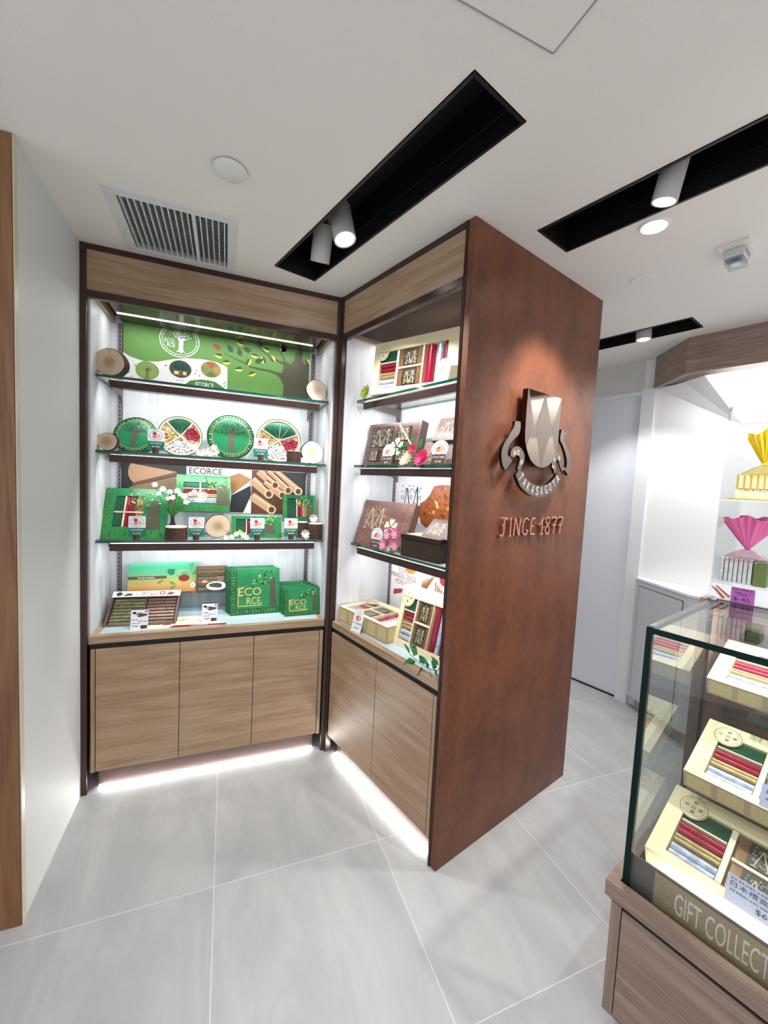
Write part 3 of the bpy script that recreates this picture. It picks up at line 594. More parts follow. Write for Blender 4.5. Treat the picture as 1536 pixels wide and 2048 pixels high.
a.poly([(.112,1.414),(.34,1.482),(.386,1.46),(.386,1.285),(.20,1.285)],mat('print_tan3','#9c8068',.5),2);a.poly([(.112,1.414),(.19,1.36),(.24,1.285),(.2,1.285)],PTAN2,3)
a.text('ECORCE',.400,1.500,.034,INK,2,.17)
a.poly([(.613,1.497),(.663,1.516),(.731,1.483),(.62,1.388)],PKR,2);a.poly([(.62,1.386),(.725,1.449),(.729,1.394),(.687,1.289),(.612,1.29)],PCH,2)
a.rect(.730,1.285,1.044,1.538,PCH,2);a.poly([(.730,1.538),(.76,1.538),(.93,1.44),(.96,1.36),(.90,1.285),(.730,1.285)],PBRN,3)
for p,q,r_ in (((.72,1.575),(.863,1.456),.024),((.79,1.56),(.94,1.428),.024),((.845,1.545),(1.000,1.424),.025),((.72,1.49),(.828,1.402),.026),((.80,1.47),(.905,1.398),.023),((.72,1.395),(.846,1.310),.026)):
    dx,dz=q[0]-p[0],q[1]-p[1];L=math.hypot(dx,dz);s0_=max(0,(.731-p[0])/dx);s1_=max(s0_,(p[1]-1.536)/-dz if dz else 0)
    st=(p[0]+dx*s1_,p[1]+dz*s1_);a.line([st,q],r_*1.9,PTAN,4);ox=dz/L*r_*.45;oz=-dx/L*r_*.45
    a.line([(st[0]-ox,st[1]-oz),(q[0]-ox,q[1]-oz)],r_*.5,PLT,5);a.ell(q[0],q[1],r_,r_,PLT,6);a.ell(q[0],q[1],r_*.62,r_*.66,PBRN,7)
a.rect(.083,1.541,1.046,1.5415,PW,1);obj('print',a,t)
t,a=flat_poster('almond_poster',FB,.36,.075,1.185,.60,1.537,mat('poster_grey','#c9c8cc',.5),'grey poster with black scrolled letter M and almond brittle behind the lowest right shelf')
def M_art(a,x,z,w,h,mt,l=2,lw=.004):
    P=lambda u,v:(x+u*w,z+v*h)
    a.line([P(.10,0),P(.27,.95)],lw,mt,l);a.line([P(.27,.95),P(.52,0)],lw*1.4,mt,l);a.line([P(.52,0),P(.82,1)],lw,mt,l);a.line([P(.82,1),P(.88,0)],lw*1.6,mt,l)
    for q in (.10,.52,.88): a.line([P(q-.09,0),P(q+.09,0)],lw*1.3,mt,l)
    for q in (.27,.55,.82): a.ring(*P(q,.82),w*.12,h*.11,lw*.6,mt,l,14,-.5,4)
    for (u,v) in ((.08,.3),(.22,.18),(.40,.30),(.62,.22),(.74,.38),(.95,.28),(.05,.6),(.95,.62),(.5,.62),(.36,.12),(.68,.08)):
        a.ring(*P(u,v),w*.075,h*.07,lw*.6,mt,l,10,random.uniform(0,6),random.uniform(7,11))
    for (u,v) in ((.05,1.0),(.4,1.02),(.6,1.02),(.97,.95),(.02,.8)): a.ell(*P(u,v),lw*.8,lw*.8,mt,l,8)
M_art(a,.140,1.335,.155,.155,INK,2,.0055);a.text('MANDEL',.155,1.285,.028,INKG,2,.14)
ck=[(.39,1.497),(.44,1.507),(.60,1.505),(.60,1.30),(.50,1.300),(.408,1.284),(.345,1.280),(.305,1.30),(.288,1.345),(.292,1.403),(.33,1.42),(.365,1.453)]
a.poly(ck,mat('brittle','#8a4a24',.4,noise=.45,nscale=60),2)
for k in range(26):
    x=random.uniform(.31,.585);z=random.uniform(1.32,1.48);a.leaf(x,z,random.uniform(.02,.045),.016,random.uniform(0,6),random.choice([mat('brittle2','#b8743c',.4),mat('brittle3','#5a2a14',.4),mat('brittle4','#d9a060',.4)]),None,3) if z<1.30+(x-.25)*1.1 or x>.42 else None
obj('print',a,t)
t,a=flat_poster('assortment_poster',FB,.36,.072,.752,.70,1.062,mat('poster_pale','#d9d7d9',.5),'pale poster with orange dish and red ribbons above the right counter')
a.text('ECORCE',.150,1.006,.026,INKG,2,.085);a.text('MANDEL ZIEGEL',.085,.972,.028,mat('dull_red_print','#8d5a5e',.5),2,.225);a.text('MON ROLL',.125,.938,.028,mat('dull_red_print2','#9c5a60',.5),2,.15)
a.ell(.245,1.045,.045,.032,mat('orange_print','#e88c3c',.5),2);a.ell(.245,1.050,.030,.018,mat('orange_print2','#d65a20',.5),3)
a.ell(.38,.985,.085,.065,mat('plate_print','#e9eaec',.5),2)
for k in range(9): a.poly([(.33,.93),(.345+.012*k,1.0+.006*k),(.352+.012*k,1.0+.006*k),(.36,.93)],PTAN,3)
for k in range(7): a.rect(.44+.014*k,.86,.450+.014*k,1.01-.01*k,PKR,3);a.rect(.44+.014*k,.86,.442+.014*k,1.01-.01*k,PRD,4)
a.ell(.50,1.03,.03,.028,PRD,4);a.ell(.55,1.0,.035,.03,mat('orange_print','#e88c3c'),4)
for p in ([(.110,.868),(.185,.893),(.19,.918),(.115,.900)],[(.245,.92),(.30,.955),(.31,.935),(.26,.90)]): a.poly(p,PRD,3)
obj('print',a,t)
# ================================================================== PRODUCT BUILDERS
def log_slice(M,r,tk,label,cut=CUT,seed=0,group='cut log slices on the left cabinet shelves',split=False):
    rnd=random.Random(seed);ph=[rnd.uniform(0,6) for _ in range(4)]
    R=lambda a:r*(1+.035*math.sin(a*2+ph[0])+.02*math.sin(a*3+ph[1])+.012*math.sin(5*a+ph[2]))
    n=56;P=[(R(2*PI*i/n)*math.cos(2*PI*i/n),R(2*PI*i/n)*math.sin(2*PI*i/n)) for i in range(n)]
    lo=min(z for _,z in P);t=thing('log_slice',M@Matrix.Translation((0,0,-lo+.001)),label,'wood slice',group)
    Q=[(x*.965,z*.965) for x,z in P];obj('cut_wood',MB().prism(Q,-.001,tk+.001,cut),t)
    m=MB();v=[];
    for x,z in P: v+=[(x,0,z),(x*1.0,tk,z),(x*.955,tk,z*.955),(x*.955,0,z*.955)]
    for i in range(n):
        k=4*i;j=4*((i+1)%n);m.add([v[k],v[j],v[j+1],v[k+1]],[(0,1,2,3)],BARKD);m.add([v[k],v[j],v[j+3],v[k+3]],[(0,1,2,3)],BARKD);m.add([v[k+1],v[j+1],v[j+2],v[k+2]],[(0,1,2,3)],BARKD)
    obj('bark',m,t)
    if split: a=Art(-.001);a.line(split,.0022,BARKD,1,.0006);obj('drying_crack',a,t)
    return t
def log_block(M,r,h,label,hollow=False,group=None):
    t=thing('log_block',M,label,'log',group);n=36
    wob=lambda a:1+.03*math.sin(7*a)+.02*math.sin(13*a+1)
    if hollow:
        obj('bark',MB().lathe([(r,0),(r,h-.004)],BARK,n,wob),t);obj('cut_wood',MB().lathe([(r*.99,h-.004),(r*.93,h),(r*.74,h),(r*.72,h-.018),(0,h-.018)],CUTL,n),t)
    else:
        obj('bark',MB().lathe([(r*.98,0),(r,.002),(r,h-.003)],BARK,n,wob),t);obj('cut_wood',MB().lathe([(0,h-.0005),(r*.95,h-.0005),(r*.99,h-.003)],CUTL,n),t)
    return t
PLATE=mat('plate_rim_print','#a9b4bf',.5);COOK=mat('biscuit_print','#e08a6a',.5);COOK2=mat('biscuit_print2','#f0b090',.5);BERRY=mat('berry_print','#b4204a',.5)
def plate_art(a,cx,cz,rx,rz,l=2,berry=True):
    a.ell(cx,cz,rx,rz,PLATE,l);a.ell(cx,cz,rx*.88,rz*.85,CARDW,l+1);a.ell(cx-rx*.15,cz-rz*.25,rx*.42,rz*.36,COOK,l+2,12);a.ell(cx+rx*.35,cz-rz*.1,rx*.34,rz*.42,COOK2,l+3,12)
    if berry: a.ell(cx-rx*.2,cz+rz*.4,rx*.3,rz*.34,BERRY,l+4,10)
    else: a.ell(cx,cz+rz*.25,rx*.3,rz*.3,COOK2,l+4,10);a.ell(cx-.1*rx,cz+rz*.05,rx*.2,rz*.1,PTAN2,l+5,8)
def stub_card(F,x,y,z,price,label,lines='日本年輪蛋卷'):
    t=thing('price_card',place(F,x,y,z,0,6),label,'price card','teal price cards in little log stubs');w_,h_=.071,.098;b=.016
    obj('card',MB().box(-w_/2,0,b,w_/2,.0012,b+h_*.44,TEAL).box(-w_/2,0,b+h_*.44,w_/2,.0012,b+h_,CARDW),t)
    a=Art(0);plate_art(a,0,b+h_*.72,w_*.42,h_*.24,1);a.text(lines,-w_*.36,b+h_*.30,h_*.075,CARDW,1,w_*.72);a.text('$ '+price,-w_*.2,b+h_*.12,h_*.09,CARDW,1,w_*.42);obj('print',a,t)
    obj('log_stub',MB().lathe([(0,.001),(.0145,.001),(.015,.026),(0,.028)],BARK,20),t,Matrix.Translation((0,-.004,0)))
    return t
def blossom(m,c,r,mt,n=7,cup=.35,rot=0,layers=2,core=None,ax=None):
    ax=ax or Vector((0,-1,.35)).normalized();q=ax.to_track_quat('Z','Y').to_matrix();c=Vector(c);old=m.M
    m.M=Matrix.Translation(c)@q.to_4x4()
    for L in range(layers):
        rr=r*(1-.32*L)
        for k in range(n):
            an=rot+2*PI*(k+.5*L)/n;d=Vector((math.cos(an),math.sin(an)));e=Vector((-d.y,d.x));h0=.12*r*L
            wq=min(1,7.2/n)
            e=e*wq
            P=[(d*rr*.12,h0),(d*rr*.5+e*rr*.30,h0+rr*cup*.35),(d*rr*.9+e*rr*.22,h0+rr*cup),(d*rr*1.02,h0+rr*cup*.9),(d*rr*.9-e*rr*.22,h0+rr*cup),(d*rr*.5-e*rr*.30,h0+rr*cup*.35)]
            m.add([(p.x,p.y,z_) for p,z_ in P],[(0,1,2,3),(0,3,4,5)],mt)
    m.sph((0,0,.1*r),(r*.2,r*.2,r*.14),core or mt,8,4);m.M=old;return m
def leafy(m,c,L,W,d,mt):
    c=Vector(c);d=Vector(d).normalized();s=d.cross(Vector((.2,1,.4))).normalized();u=s.cross(d)
    P=[c,c+d*L*.35+s*W/2+u*L*.06,c+d*L*.75+s*W*.3+u*L*.05,c+d*L,c+d*L*.75-s*W*.3+u*L*.05,c+d*L*.35-s*W/2+u*L*.06,c+d*L*.4-u*L*.02]
    m.add(P,[(0,1,6),(1,2,6),(2,3,6),(3,4,6),(4,5,6),(5,0,6)],mt);return m
def flower_group(M,label,specs,leaves=(),cat='flowers',group=None,name='artificial_flowers'):
    t=thing(name,M,label,cat,group)
    for k,(c,r,mt,n,lay,cup) in enumerate(specs): obj('blossom',blossom(MB(),c,r,mt,n,cup,k,lay,GOLDP if mt is PETW else None),t)
    for c,L,W,d in leaves: obj('leaf',leafy(MB(),c,L,W,d,LEAF if L<.06 else LEAFL),t)
    return t
def winbox(name,M,w_,h_,tk,win,fm,label,cat,group=None,cells=(),rolls=(),bars=(),back=TRAYC,barm=TRAYC,film=True,deep=.018,side=True):
    """shallow carton with a recessed window; x from -w/2, z from 0, front at y=0. cells: solid packets; rolls: bundles of n tubes"""
    t=thing(name,M,label,cat,group);x0,z0,x1,z1=win;X0=-w_/2;X1=w_/2
    b=MB().box(X0,0,0,X1,tk,z0,fm).box(X0,0,z1,X1,tk,h_,fm).box(X0,0,z0,x0,tk,z1,fm).box(x1,0,z0,X1,tk,z1,fm).box(x0,deep+.008,z0,x1,tk,z1,back)
    obj('carton',b,t)
    if bars:
        b=MB()
        for p in bars: b.box(p[0],.001,p[1],p[2],deep+.008,p[3],barm)
        obj('divider',b,t)
    for (a0,b0,a1,b1,mt) in cells: obj('foil_packet',MB().box(a0,.006,b0,a1,deep+.008,b1,mt),t,bev=.003)
    for (a0,b0,a1,b1,mt,n,o_) in rolls:
        for k in range(n):
            if o_=='h': r_=(b1-b0)/n/2;zc=b0+r_*(2*k+1);m=MB().cyl((a0,.004+r_,zc),(a1,.004+r_,zc),r_*.94,mt,12)
            else: r_=(a1-a0)/n/2;xc=a0+r_*(2*k+1);m=MB().cyl((xc,.004+r_,b0),(xc,.004+r_,b1),r_*.94,mt,12)
            obj('wrapped_roll',m,t)
    if film: obj('window_film',MB().add([(x0,.0012,z0),(x1,.0012,z0),(x1,.0012,z1),(x0,.0012,z1)],[(0,1,2,3)],FILM),t)
    return t
def letter_border(a,x0,z0,x1,z1,mt,vert=False,l=2):
    s='ECORCENATUREECORCEFORET'
    if vert:
        n=max(4,int((z1-z0)/(.62*(x1-x0))))
        for k in range(n): a.text(s[k%len(s)],x0+(x1-x0)*.9,z0+(z1-z0)*(k+.12)/n,(x1-x0)*.8,mt,l,(z1-z0)/n*.72,PI/2)
    else:
        n=max(6,int((x1-x0)/(.62*(z1-z0))))
        for k in range(n): a.text(s[k%len(s)],x0+(x1-x0)*(k+.12)/n,z0+(z1-z0)*.1,(z1-z0)*.8,mt,l,(x1-x0)/n*.72)
BORD=mat('border_green','#0d4427',.4);BLET=mat('border_lettering','#4fae4c',.45)
# ---- closed "tree" cartons
def eco_carton(M,w_,h_,tk,label,group,proto=None):
    if proto is not None:
        r=proto.copy();COL.objects.link(r);r.matrix_world=M;r['label']=label
        for c in proto.children: d=c.copy();COL.objects.link(d);d.parent=r
        return r
    t=thing('green_gift_carton',M,label,'gift box',group);obj('carton',MB().box(-w_/2,0,0,w_/2,tk,h_,GREEN),t,bev=.001)
    a=Art(0);b=h_*.13;X0=-w_/2;X1=w_/2
    a.rect(X0+.002,.002,X0+b,h_-.002,BORD,1);a.rect(X0+b,.002,X1-.002,b,BORD,1);letter_border(a,X0+.004,.004,X0+b*.9,h_-.004,BLET,True);letter_border(a,X0+b,.004,X1-.004,b*.9,BLET)
    if h_<.2: a.rect(X1-b,b,X1-.002,h_-.002,BORD,1);letter_border(a,X1-b*.9,b,X1-.004,h_-.004,BLET,True)
    x=X0+b+w_*.03;k=w_*.47;z=b+h_*.06
    a.line([(x,z),(x,z+h_*.38)],.004,GOLDP,2);a.line([(x,z),(x+k,z)],.004,GOLDP,2);a.line([(x+k,z),(x+k,z+h_*.06)],.003,GOLDP,2);a.line([(x-.004,z+h_*.38),(x+k*.3,z+h_*.41)],.003,GOLDP,2);a.line([(x,z+h_*.22),(x+k*.2,z+h_*.22)],.003,GOLDP,2)
    a.text('ECO',x+k*.03,z+h_*.22,h_*.17,GOLDP,3,k*.95);a.text('RCE',x+k*.36,z+h_*.03,h_*.15,GOLDP,3,k*.6)
    tx=X1-b*(1.6 if h_<.2 else .9)-w_*.03
    a.poly([(tx-w_*.075,b+.004),(tx-w_*.05,b+h_*.5),(tx-w_*.14,b+h_*.56),(tx-w_*.05,b+h_*.56),(tx-w_*.05,h_*.78),(tx+w_*.055,h_*.78),(tx+w_*.05,b+h_*.3),(tx+w_*.075,b+.004)],OLIVE,2)
    for q in range(34):
        an=random.uniform(1.2,3.3);r=random.uniform(.12,.42);a.leaf(tx-w_*.05+w_*r*math.cos(an)*.9,h_*.66+h_*.30*math.sin(an)*random.uniform(.2,1),w_*.055,w_*.028,random.uniform(0,6),PRD if q==3 else random.choice([BORD,PDG,mat('leaf_lime','#8ccf5a',.5)]),None,3)
    obj('print',a,t);return t
def tree_window_carton(M,w_,h_,tk,label,kind):
    X0=-w_/2;b=h_*.13 if kind!='wide' else h_*.16;e=.006;group='green window cartons on the third shelf'
    if kind=='large':
        wx1=X0+b+w_*.50;z0=h_*.22;z1=h_*.84;xa=X0+b+.012;xm=xa+(wx1-xa)*.36
        t=winbox('green_window_carton',M,w_,h_,tk,(xa,z0,wx1,z1),GREEN,label,'gift box',group,cells=[(xa,z0,xm-e,z0+(z1-z0)*.46,FOILG),(xa,z0+(z1-z0)*.5,xm-e,z1,FOILG)],
          rolls=[(xm,z0,xm+.04,z0+(z1-z0)*.46,FOILR,3,'v'),(xm,z0+(z1-z0)*.5,xm+.04,z1,FOILR,3,'v'),(xm+.046,z0,wx1,z0+(z1-z0)*.46,FOILGOLD,3,'v'),(xm+.046,z0+(z1-z0)*.5,wx1,z1,FOILGOLD,3,'v')],
          bars=[(xm-e,z0,xm,z1),(xa,z0+(z1-z0)*.46,wx1,z0+(z1-z0)*.5)])
        tx,ts=X0+w_*.78,1
    elif kind=='rows':
        xa=X0+b+.008;wx1=X0+w_*.74;z0=h_*.24;z1=h_*.80;xm=xa+(wx1-xa)*.5;R_=[]
        for s0,s1 in ((xa,xm-.004),(xm+.004,wx1)):
            R_+=[(s0,z0,s1,z0+(z1-z0)*.26,FOILS,3,'h'),(s0,z0+(z1-z0)*.28,s1,z0+(z1-z0)*.46,FOILGOLD,2,'h'),(s0,z0+(z1-z0)*.49,s1,z0+(z1-z0)*.68,FOILR,2,'h')]
        t=winbox('green_window_carton',M,w_,h_,tk,(xa,z0,wx1,z1),GREEN,label,'gift box',group,cells=[(xa,z0+(z1-z0)*.72,xm-.004,z1,FOILG),(xm+.004,z0+(z1-z0)*.72,wx1,z1,FOILG)],rolls=R_,bars=[(xm-.004,z0,xm+.004,z1),(xa,z0+(z1-z0)*.68,wx1,z0+(z1-z0)*.71)])
        tx=X0+w_*.86
    elif kind=='wide':
        xa=X0+b*1.3;wx1=X0+w_*.56;z0=h_*.2;z1=h_*.86;xm=xa+(wx1-xa)*.45
        t=winbox('green_window_carton',M,w_,h_,tk,(xa,z0,wx1,z1),GREEN,label,'gift box',group,cells=[(xa,z0,xm-.004,z1,FOILG)],rolls=[(xm,z0,xm+.03,z1,FOILR,2,'v'),(xm+.034,z0,wx1,z1,FOILGOLD,2,'v')],bars=[(xm-.005,z0,xm-.001,z1)])
        tx=X0+w_*.76
    else:
        xa=X0+w_*.14;wx1=X0+w_*.72;z0=h_*.16;z1=h_*.86;xm=xa+(wx1-xa)*.5
        t=winbox('green_window_carton',M,w_,h_,tk,(xa,z0,wx1,z1),GREEND,label,'gift box',group,cells=[(xa,z0,xm-.004,z1,FOILG)],rolls=[(xm,z0,xm+.028,z1,FOILR,2,'v'),(xm+.032,z0,wx1,z1,FOILGOLD,2,'v')],bars=[(xm-.005,z0,xm-.001,z1)])
        tx=X0+w_*.80
    a=Art(0);a.rect(X0+.002,.002,X0+b,h_-.002,GREENL,1);letter_border(a,X0+.004,.004,X0+b*.92,h_-.004,BORD,True)
    if kind!='tall': a.rect(X0+b,.002,w_/2-.002,h_*.15,GREENL,1);letter_border(a,X0+b,.004,w_/2-.004,h_*.145,BORD)
    if kind in('wide','tall'): a.rect(w_/2-b*.8,.002,w_/2-.002,h_-.002,GREENL,1);letter_border(a,w_/2-b*.75,.004,w_/2-.004,h_-.004,BORD,True)
    tw=w_*(.09 if kind!='tall' else .07)
    a.poly([(tx-tw*1.6,h_*.17),(tx-tw,h_*.5),(tx-tw*1.2,h_*.72),(tx,h_*.76),(tx+tw*1.2,h_*.72),(tx+tw,h_*.5),(tx+tw*1.6,h_*.17)],OLIVE,2)
    for q in range(46):
        a.leaf(tx-w_*random.uniform(-.12,.42),h_*random.uniform(.60,.95),w_*.06,w_*.028,random.uniform(0,6),random.choice([mat('leaf_mid','#2f9a3c',.5),mat('leaf_lime','#8ccf5a',.5),PDG]),None,4+q%2)
    obj('print',a,t);return t
# ---- round tins
def round_tin(M,r,tk,label):
    t=thing('round_tin',M@Matrix.Translation((0,0,r)),label,'tin','round green tins')
    q=Matrix.Rotation(PI/2,4,'X');TG=mat('tin_green','#1c6b45',.25,.4);m=MB();m.M=Matrix.Rotation(-PI/2,4,'X')
    m.lathe([(r*.985,-tk),(r,-tk*.5),(r,-.004),(r*.99,0),(r*.965,.001),(r*.95,-.002),(0,-.002)],TG,56);m.lathe([(r*.985,-tk),(0,-tk)],TG,56)
    m2=m;m2.v=[Vector((v.x,-v.y,v.z)) for v in m2.v];obj('tin_body',m2,t)
    a=Art(.0);a.ell(0,0,r*.93,r*.93,BORD,1,48);a.ell(0,0,r*.79,r*.79,mat('lid_green','#187a4c',.3,.1,noise=.08,nscale=15),2,48);a.ring(0,0,r*.80,r*.80,r*.015,GOLDP,3,48)
    a.arc_text('ECORCE TAKASAGOYA ECORCE TAKASAGOYA ECORCE ',0,0,r*.825,r*.825,PI,-PI,r*.085,mat('lid_lettering','#c9d88a',.5),3,r*.06)
    a.tree(0,-r*.66,r*1.42,OLIVE,[BORD,PDG,mat('lid_leaf','#0d5c38',.4)],4,110,.46);obj('lid_print',a,t);return t
_sw={}
def sweet_mesh(mt):
    if mt.name not in _sw:
        m=MB();m.sph((0,0,0),(.0085,.0065,.0065),mt,8,5);m.cyl((.006,0,0),(.0135,0,0),.002,mt,7,.0055);m.cyl((-.006,0,0),(-.0135,0,0),.002,mt,7,.0055);_sw[mt.name]=m.mesh('wrapped_sweet')
    return _sw[mt.name]
def open_tin(M,r,tk,label,segs):
    t=thing('open_sweet_tin',M@Matrix.Translation((0,0,r)),label,'tin','open tins of wrapped sweets');TG=mat('tin_rim_olive','#6c7a4a',.3,.3)
    m=MB();m.M=Matrix.Rotation(-PI/2,4,'X');m.lathe([(0,-tk),(r*.98,-tk),(r,-tk*.5),(r,0),(r*.985,.001),(r*.965,0),(r*.965,-.008)],TG,56);m.v=[Vector((v.x,-v.y,v.z)) for v in m.v];obj('tin_body',m,t)
    m=MB();m.M=Matrix.Rotation(-PI/2,4,'X');m.lathe([(r*.965,-.004),(r*.9,-.005),(r*.88,-.022),(0,-.022)],TRAYC,48);m.v=[Vector((v.x,-v.y,v.z)) for v in m.v];obj('cream_tray',m,t)
    (g0,g1),(y0,y1),(w0,w1),(r0,r1)=[(math.radians(a_),math.radians(b_)) for a_,b_ in segs];b=MB()
    for an in (g0,g1,y1,w1): b.M=Matrix.Rotation(-an,4,'Y');b.box(0,.004,-.0025,r*.93,.024,.0025,TRAYC)
    obj('tray_divider',b,t)
    n=4 if g1-g0>1.7 else 3
    for k in range(n):
        a0=g0+.06+(g1-g0-.1)*k/n;a1=g0+.06+(g1-g0-.1)*(k+.94)/n
        P=[(.012*math.cos((a0+a1)/2)*r/.1,.012*math.sin((a0+a1)/2)*r/.1)]+[(r*.83*math.cos(a0+(a1-a0)*i/5),r*.83*math.sin(a0+(a1-a0)*i/5)) for i in range(6)]
        obj('foil_wedge',MB().prism(P,.006,.02,FOILG),t,bev=.0015)
    for (a0,a1),mt in (((y0,y1),FOILGOLD),((w0,w1),PALEW),((r0,r1),FOILR)):
        k=0;tries=0;pl=[]
        while k<27 and tries<1500:
            tries+=1;a_=random.uniform(a0+.08,a1-.08);rr=r*math.sqrt(random.uniform(.05,.62));x,z=rr*math.cos(a_),rr*math.sin(a_)
            if rr*min(a_-a0,a1-a_)<.008 or any((x-p)**2+(z-q)**2<.0128**2 for p,q in pl): continue
            pl.append((x,z));k+=1;o=bpy.data.objects.new('wrapped_sweet',sweet_mesh(mt));COL.objects.link(o);o.parent=t
            o.matrix_local=Matrix.Translation((x,.010+random.uniform(-.004,.002),z))@Matrix.Rotation(random.uniform(0,PI),4,'Y')@Matrix.Rotation(random.uniform(-.3,.3),4,'Z')
    return t
# ================================================================== LEFT CABINET, SHELF BY SHELF
ZA=[z+.006 for z in ZT];ZB=[z+.007 for z in ZT];CT=.7455
log_slice(place(FA,.083,.105,ZA[0],-14),.064,.045,'largest log slice, cracked and darker, at the left of the top shelf',CUT,3,split=[(-.012,.062),(.002,.048),(.004,.035),(-.001,.022)])
log_slice(place(FA,1.043,.13,ZA[0],6),.058,.022,'pale log slice at the right end of the top shelf',CUTL,5)
log_slice(place(FA,.070,.12,ZA[1],-8),.042,.028,'small log slice left of the first round green tin',CUT,8)
log_slice(place(FA,1.034,.14,ZA[1],10),.063,.022,'pale log slice at the right end of the second shelf',CUTL,11)
log_slice(place(FA,.557,.16,ZA[2],4),.062,.024,'cracked log slice in the middle of the third shelf',CUT,14,split=[(.058,-.034),(.035,-.022),(.012,-.004)])
round_tin(place(FA,.160,.185,ZA[1],-8,22),.098,.036,'green round tin lid with tree, leftmost on the second shelf')
open_tin(place(FA,.372,.19,ZA[1],8,12),.104,.040,'open sweet tin nearest the left, three green wedges, beside the first price card',[(52,132),(150,218),(222,318),(-25,48)])
round_tin(place(FA,.613,.195,ZA[1],4,10),.120,.032,'larger green round tin standing between the two open tins',)
open_tin(place(FA,.862,.195,ZA[1],2,10),.122,.040,'open sweet tin with four green wedges, right side of the second shelf',[(22,148),(156,214),(222,300),(-58,12)])
stub_card(FA,.273,.105,ZA[1],'300','price card between the first round tin and the first open tin')
stub_card(FA,.757,.10,ZA[1],'600','price card in front of the right open tin on the second shelf')
log_block(place(FA,.931,.12,ZA[1]),.037,.062,'squat bark-covered log block left of the last log slice on the second shelf',group='small bark log blocks')
flower_group(place(FA,.510,.10,ZA[1]),'cream blossoms lying left of the upright round tin',[((-.045,.01,.018),.018,PETW,6,2,.3),((-.02,-.005,.022),.018,PETW,6,2,.3),((.0,.01,.030),.018,PETW,6,2,.3),((.022,.0,.046),.018,PETW,6,2,.3),((.03,.0,.024),.018,PETW,6,2,.3),((.008,-.01,.014),.016,PETW,6,2,.3),((-.032,-.01,.012),.015,PETW,6,2,.3)])
flower_group(place(FA,.995,.095,ZA[1]),'tiny white blossoms between the log block and the pale slice',[((-.015,0,.016),.014,PETW,6,2,.3),((.012,0,.020),.016,PETW,6,2,.3),((.0,-.006,.008),.012,PETW,6,2,.3),((.03,0,.010),.012,PETW,6,2,.3)])
tree_window_carton(place(FA,.168,.150,ZA[2],-6,24),.282,.262,.035,'largest green window carton leaning at the left of the third shelf','large')
t=thing('acrylic_riser',place(FA,.483,.20,ZA[2]),'clear acrylic riser under the middle green carton','riser','clear acrylic risers')
obj('riser_sheet',MB().box(-.10,0,0,.10,.003,.13,ACRYL).box(-.10,0,.13,.10,.10,.133,ACRYL).box(-.10,.097,0,.10,.10,.13,ACRYL),t)
tree_window_carton(place(FA,.483,.205,ZA[2]+.134,2,14),.262,.195,.035,'green window carton raised on a riser with red, gold and silver rolls','rows')
tree_window_carton(place(FA,.754,.165,ZA[2],2,14),.262,.118,.035,'low wide green window carton right of the log slice','wide')
log_block(place(FA,1.000,.19,ZA[2]),.032,.088,'slim log block under the small green carton',group='small bark log blocks')
tree_window_carton(place(FA,.990,.212,ZA[2]+.089,2,10),.19,.15,.03,'small upright green window carton raised on a log','tall')
stub_card(FA,.200,.085,ZA[2],'240','price card in front of the largest green window carton')
stub_card(FA,.458,.085,ZA[2],'140','price card between the log ring and the cracked slice')
stub_card(FA,.749,.085,ZA[2],'220','price card in front of the low wide carton')
stub_card(FA,.926,.10,ZA[2],'80','price card in front of the small upright carton')
log_block(place(FA,.366,.11,ZA[2]),.050,.066,'hollowed log ring in front of the flower bottle',True)
log_block(place(FA,1.062,.12,ZA[2]),.038,.088,'tall log block with a white rosebud on it, right end of the third shelf',group='small bark log blocks')
RB=(PETW,9,3,.7)
flower_group(place(FA,1.047,.12,ZA[2]+.089),'white rosebud on top of the right-hand log block',[((0,0,.022),.024,PETW,8,3,.8)])
flower_group(place(FA,.998,.085,ZA[2]),'white rosebud lying at the foot of the right-hand log block',[((0,0,.030),.024,PETW,8,3,.8),((.006,-.004,.014),.017,PETW,7,2,.6)])
flower_group(place(FA,.652,.085,ZA[2]),'small white and lime blossoms before the low wide carton',[((-.055,0,.012),.014,PETW,6,2,.3),((-.025,0,.016),.015,PETW,6,2,.3),((-.005,0,.030),.015,PETW,6,2,.3),((.03,0,.024),.018,PETW,6,2,.3),((.045,0,.012),.014,PETW,6,2,.3),((.012,.008,.04),.014,mat('lime_petal','#bcd65a',.5),6,2,.3)])
t=thing('flower_bottle',place(FA,.343,.165,ZA[2]),'dark bottle holding a spray of white blossoms on the third shelf','vase')
obj('bottle',MB().lathe([(0,0),(.023,0),(.024,.05),(.020,.062),(.010,.08),(.009,.105),(.011,.108),(.008,.108)],mat('dark_bottle','#14110f',.08,coat=.5)),t)
sp=[((-.080,0,.265),.020),((-.045,0,.245),.022),((-.012,0,.232),.020),((.020,0,.238),.022),((.052,0,.212),.024),((.062,0,.185),.024),((.000,-.01,.205),.020),((-.022,0,.20),.018),((.080,0,.225),.018),((.098,0,.238),.018),((-.062,-.005,.222),.017),((.035,-.01,.222),.018)]
for k,(c,r) in enumerate(sp):
    r*=.72
    obj('blossom',blossom(MB(),c,r,PETW,6,.25,k,2,GOLDP),t)
    obj('stem',MB().tube([(0,0,.10),(c[0]*.5,c[1],.16),(c[0],c[1],c[2]-.004)],.0012,LEAF,5),t)
for k,d in enumerate(((-.5,0,.9),(.4,0,1),(-.2,-.3,1),(.1,.2,1))): obj('leaf',leafy(MB(),(0,0,.10),.08,.014,d,LEAF),t)
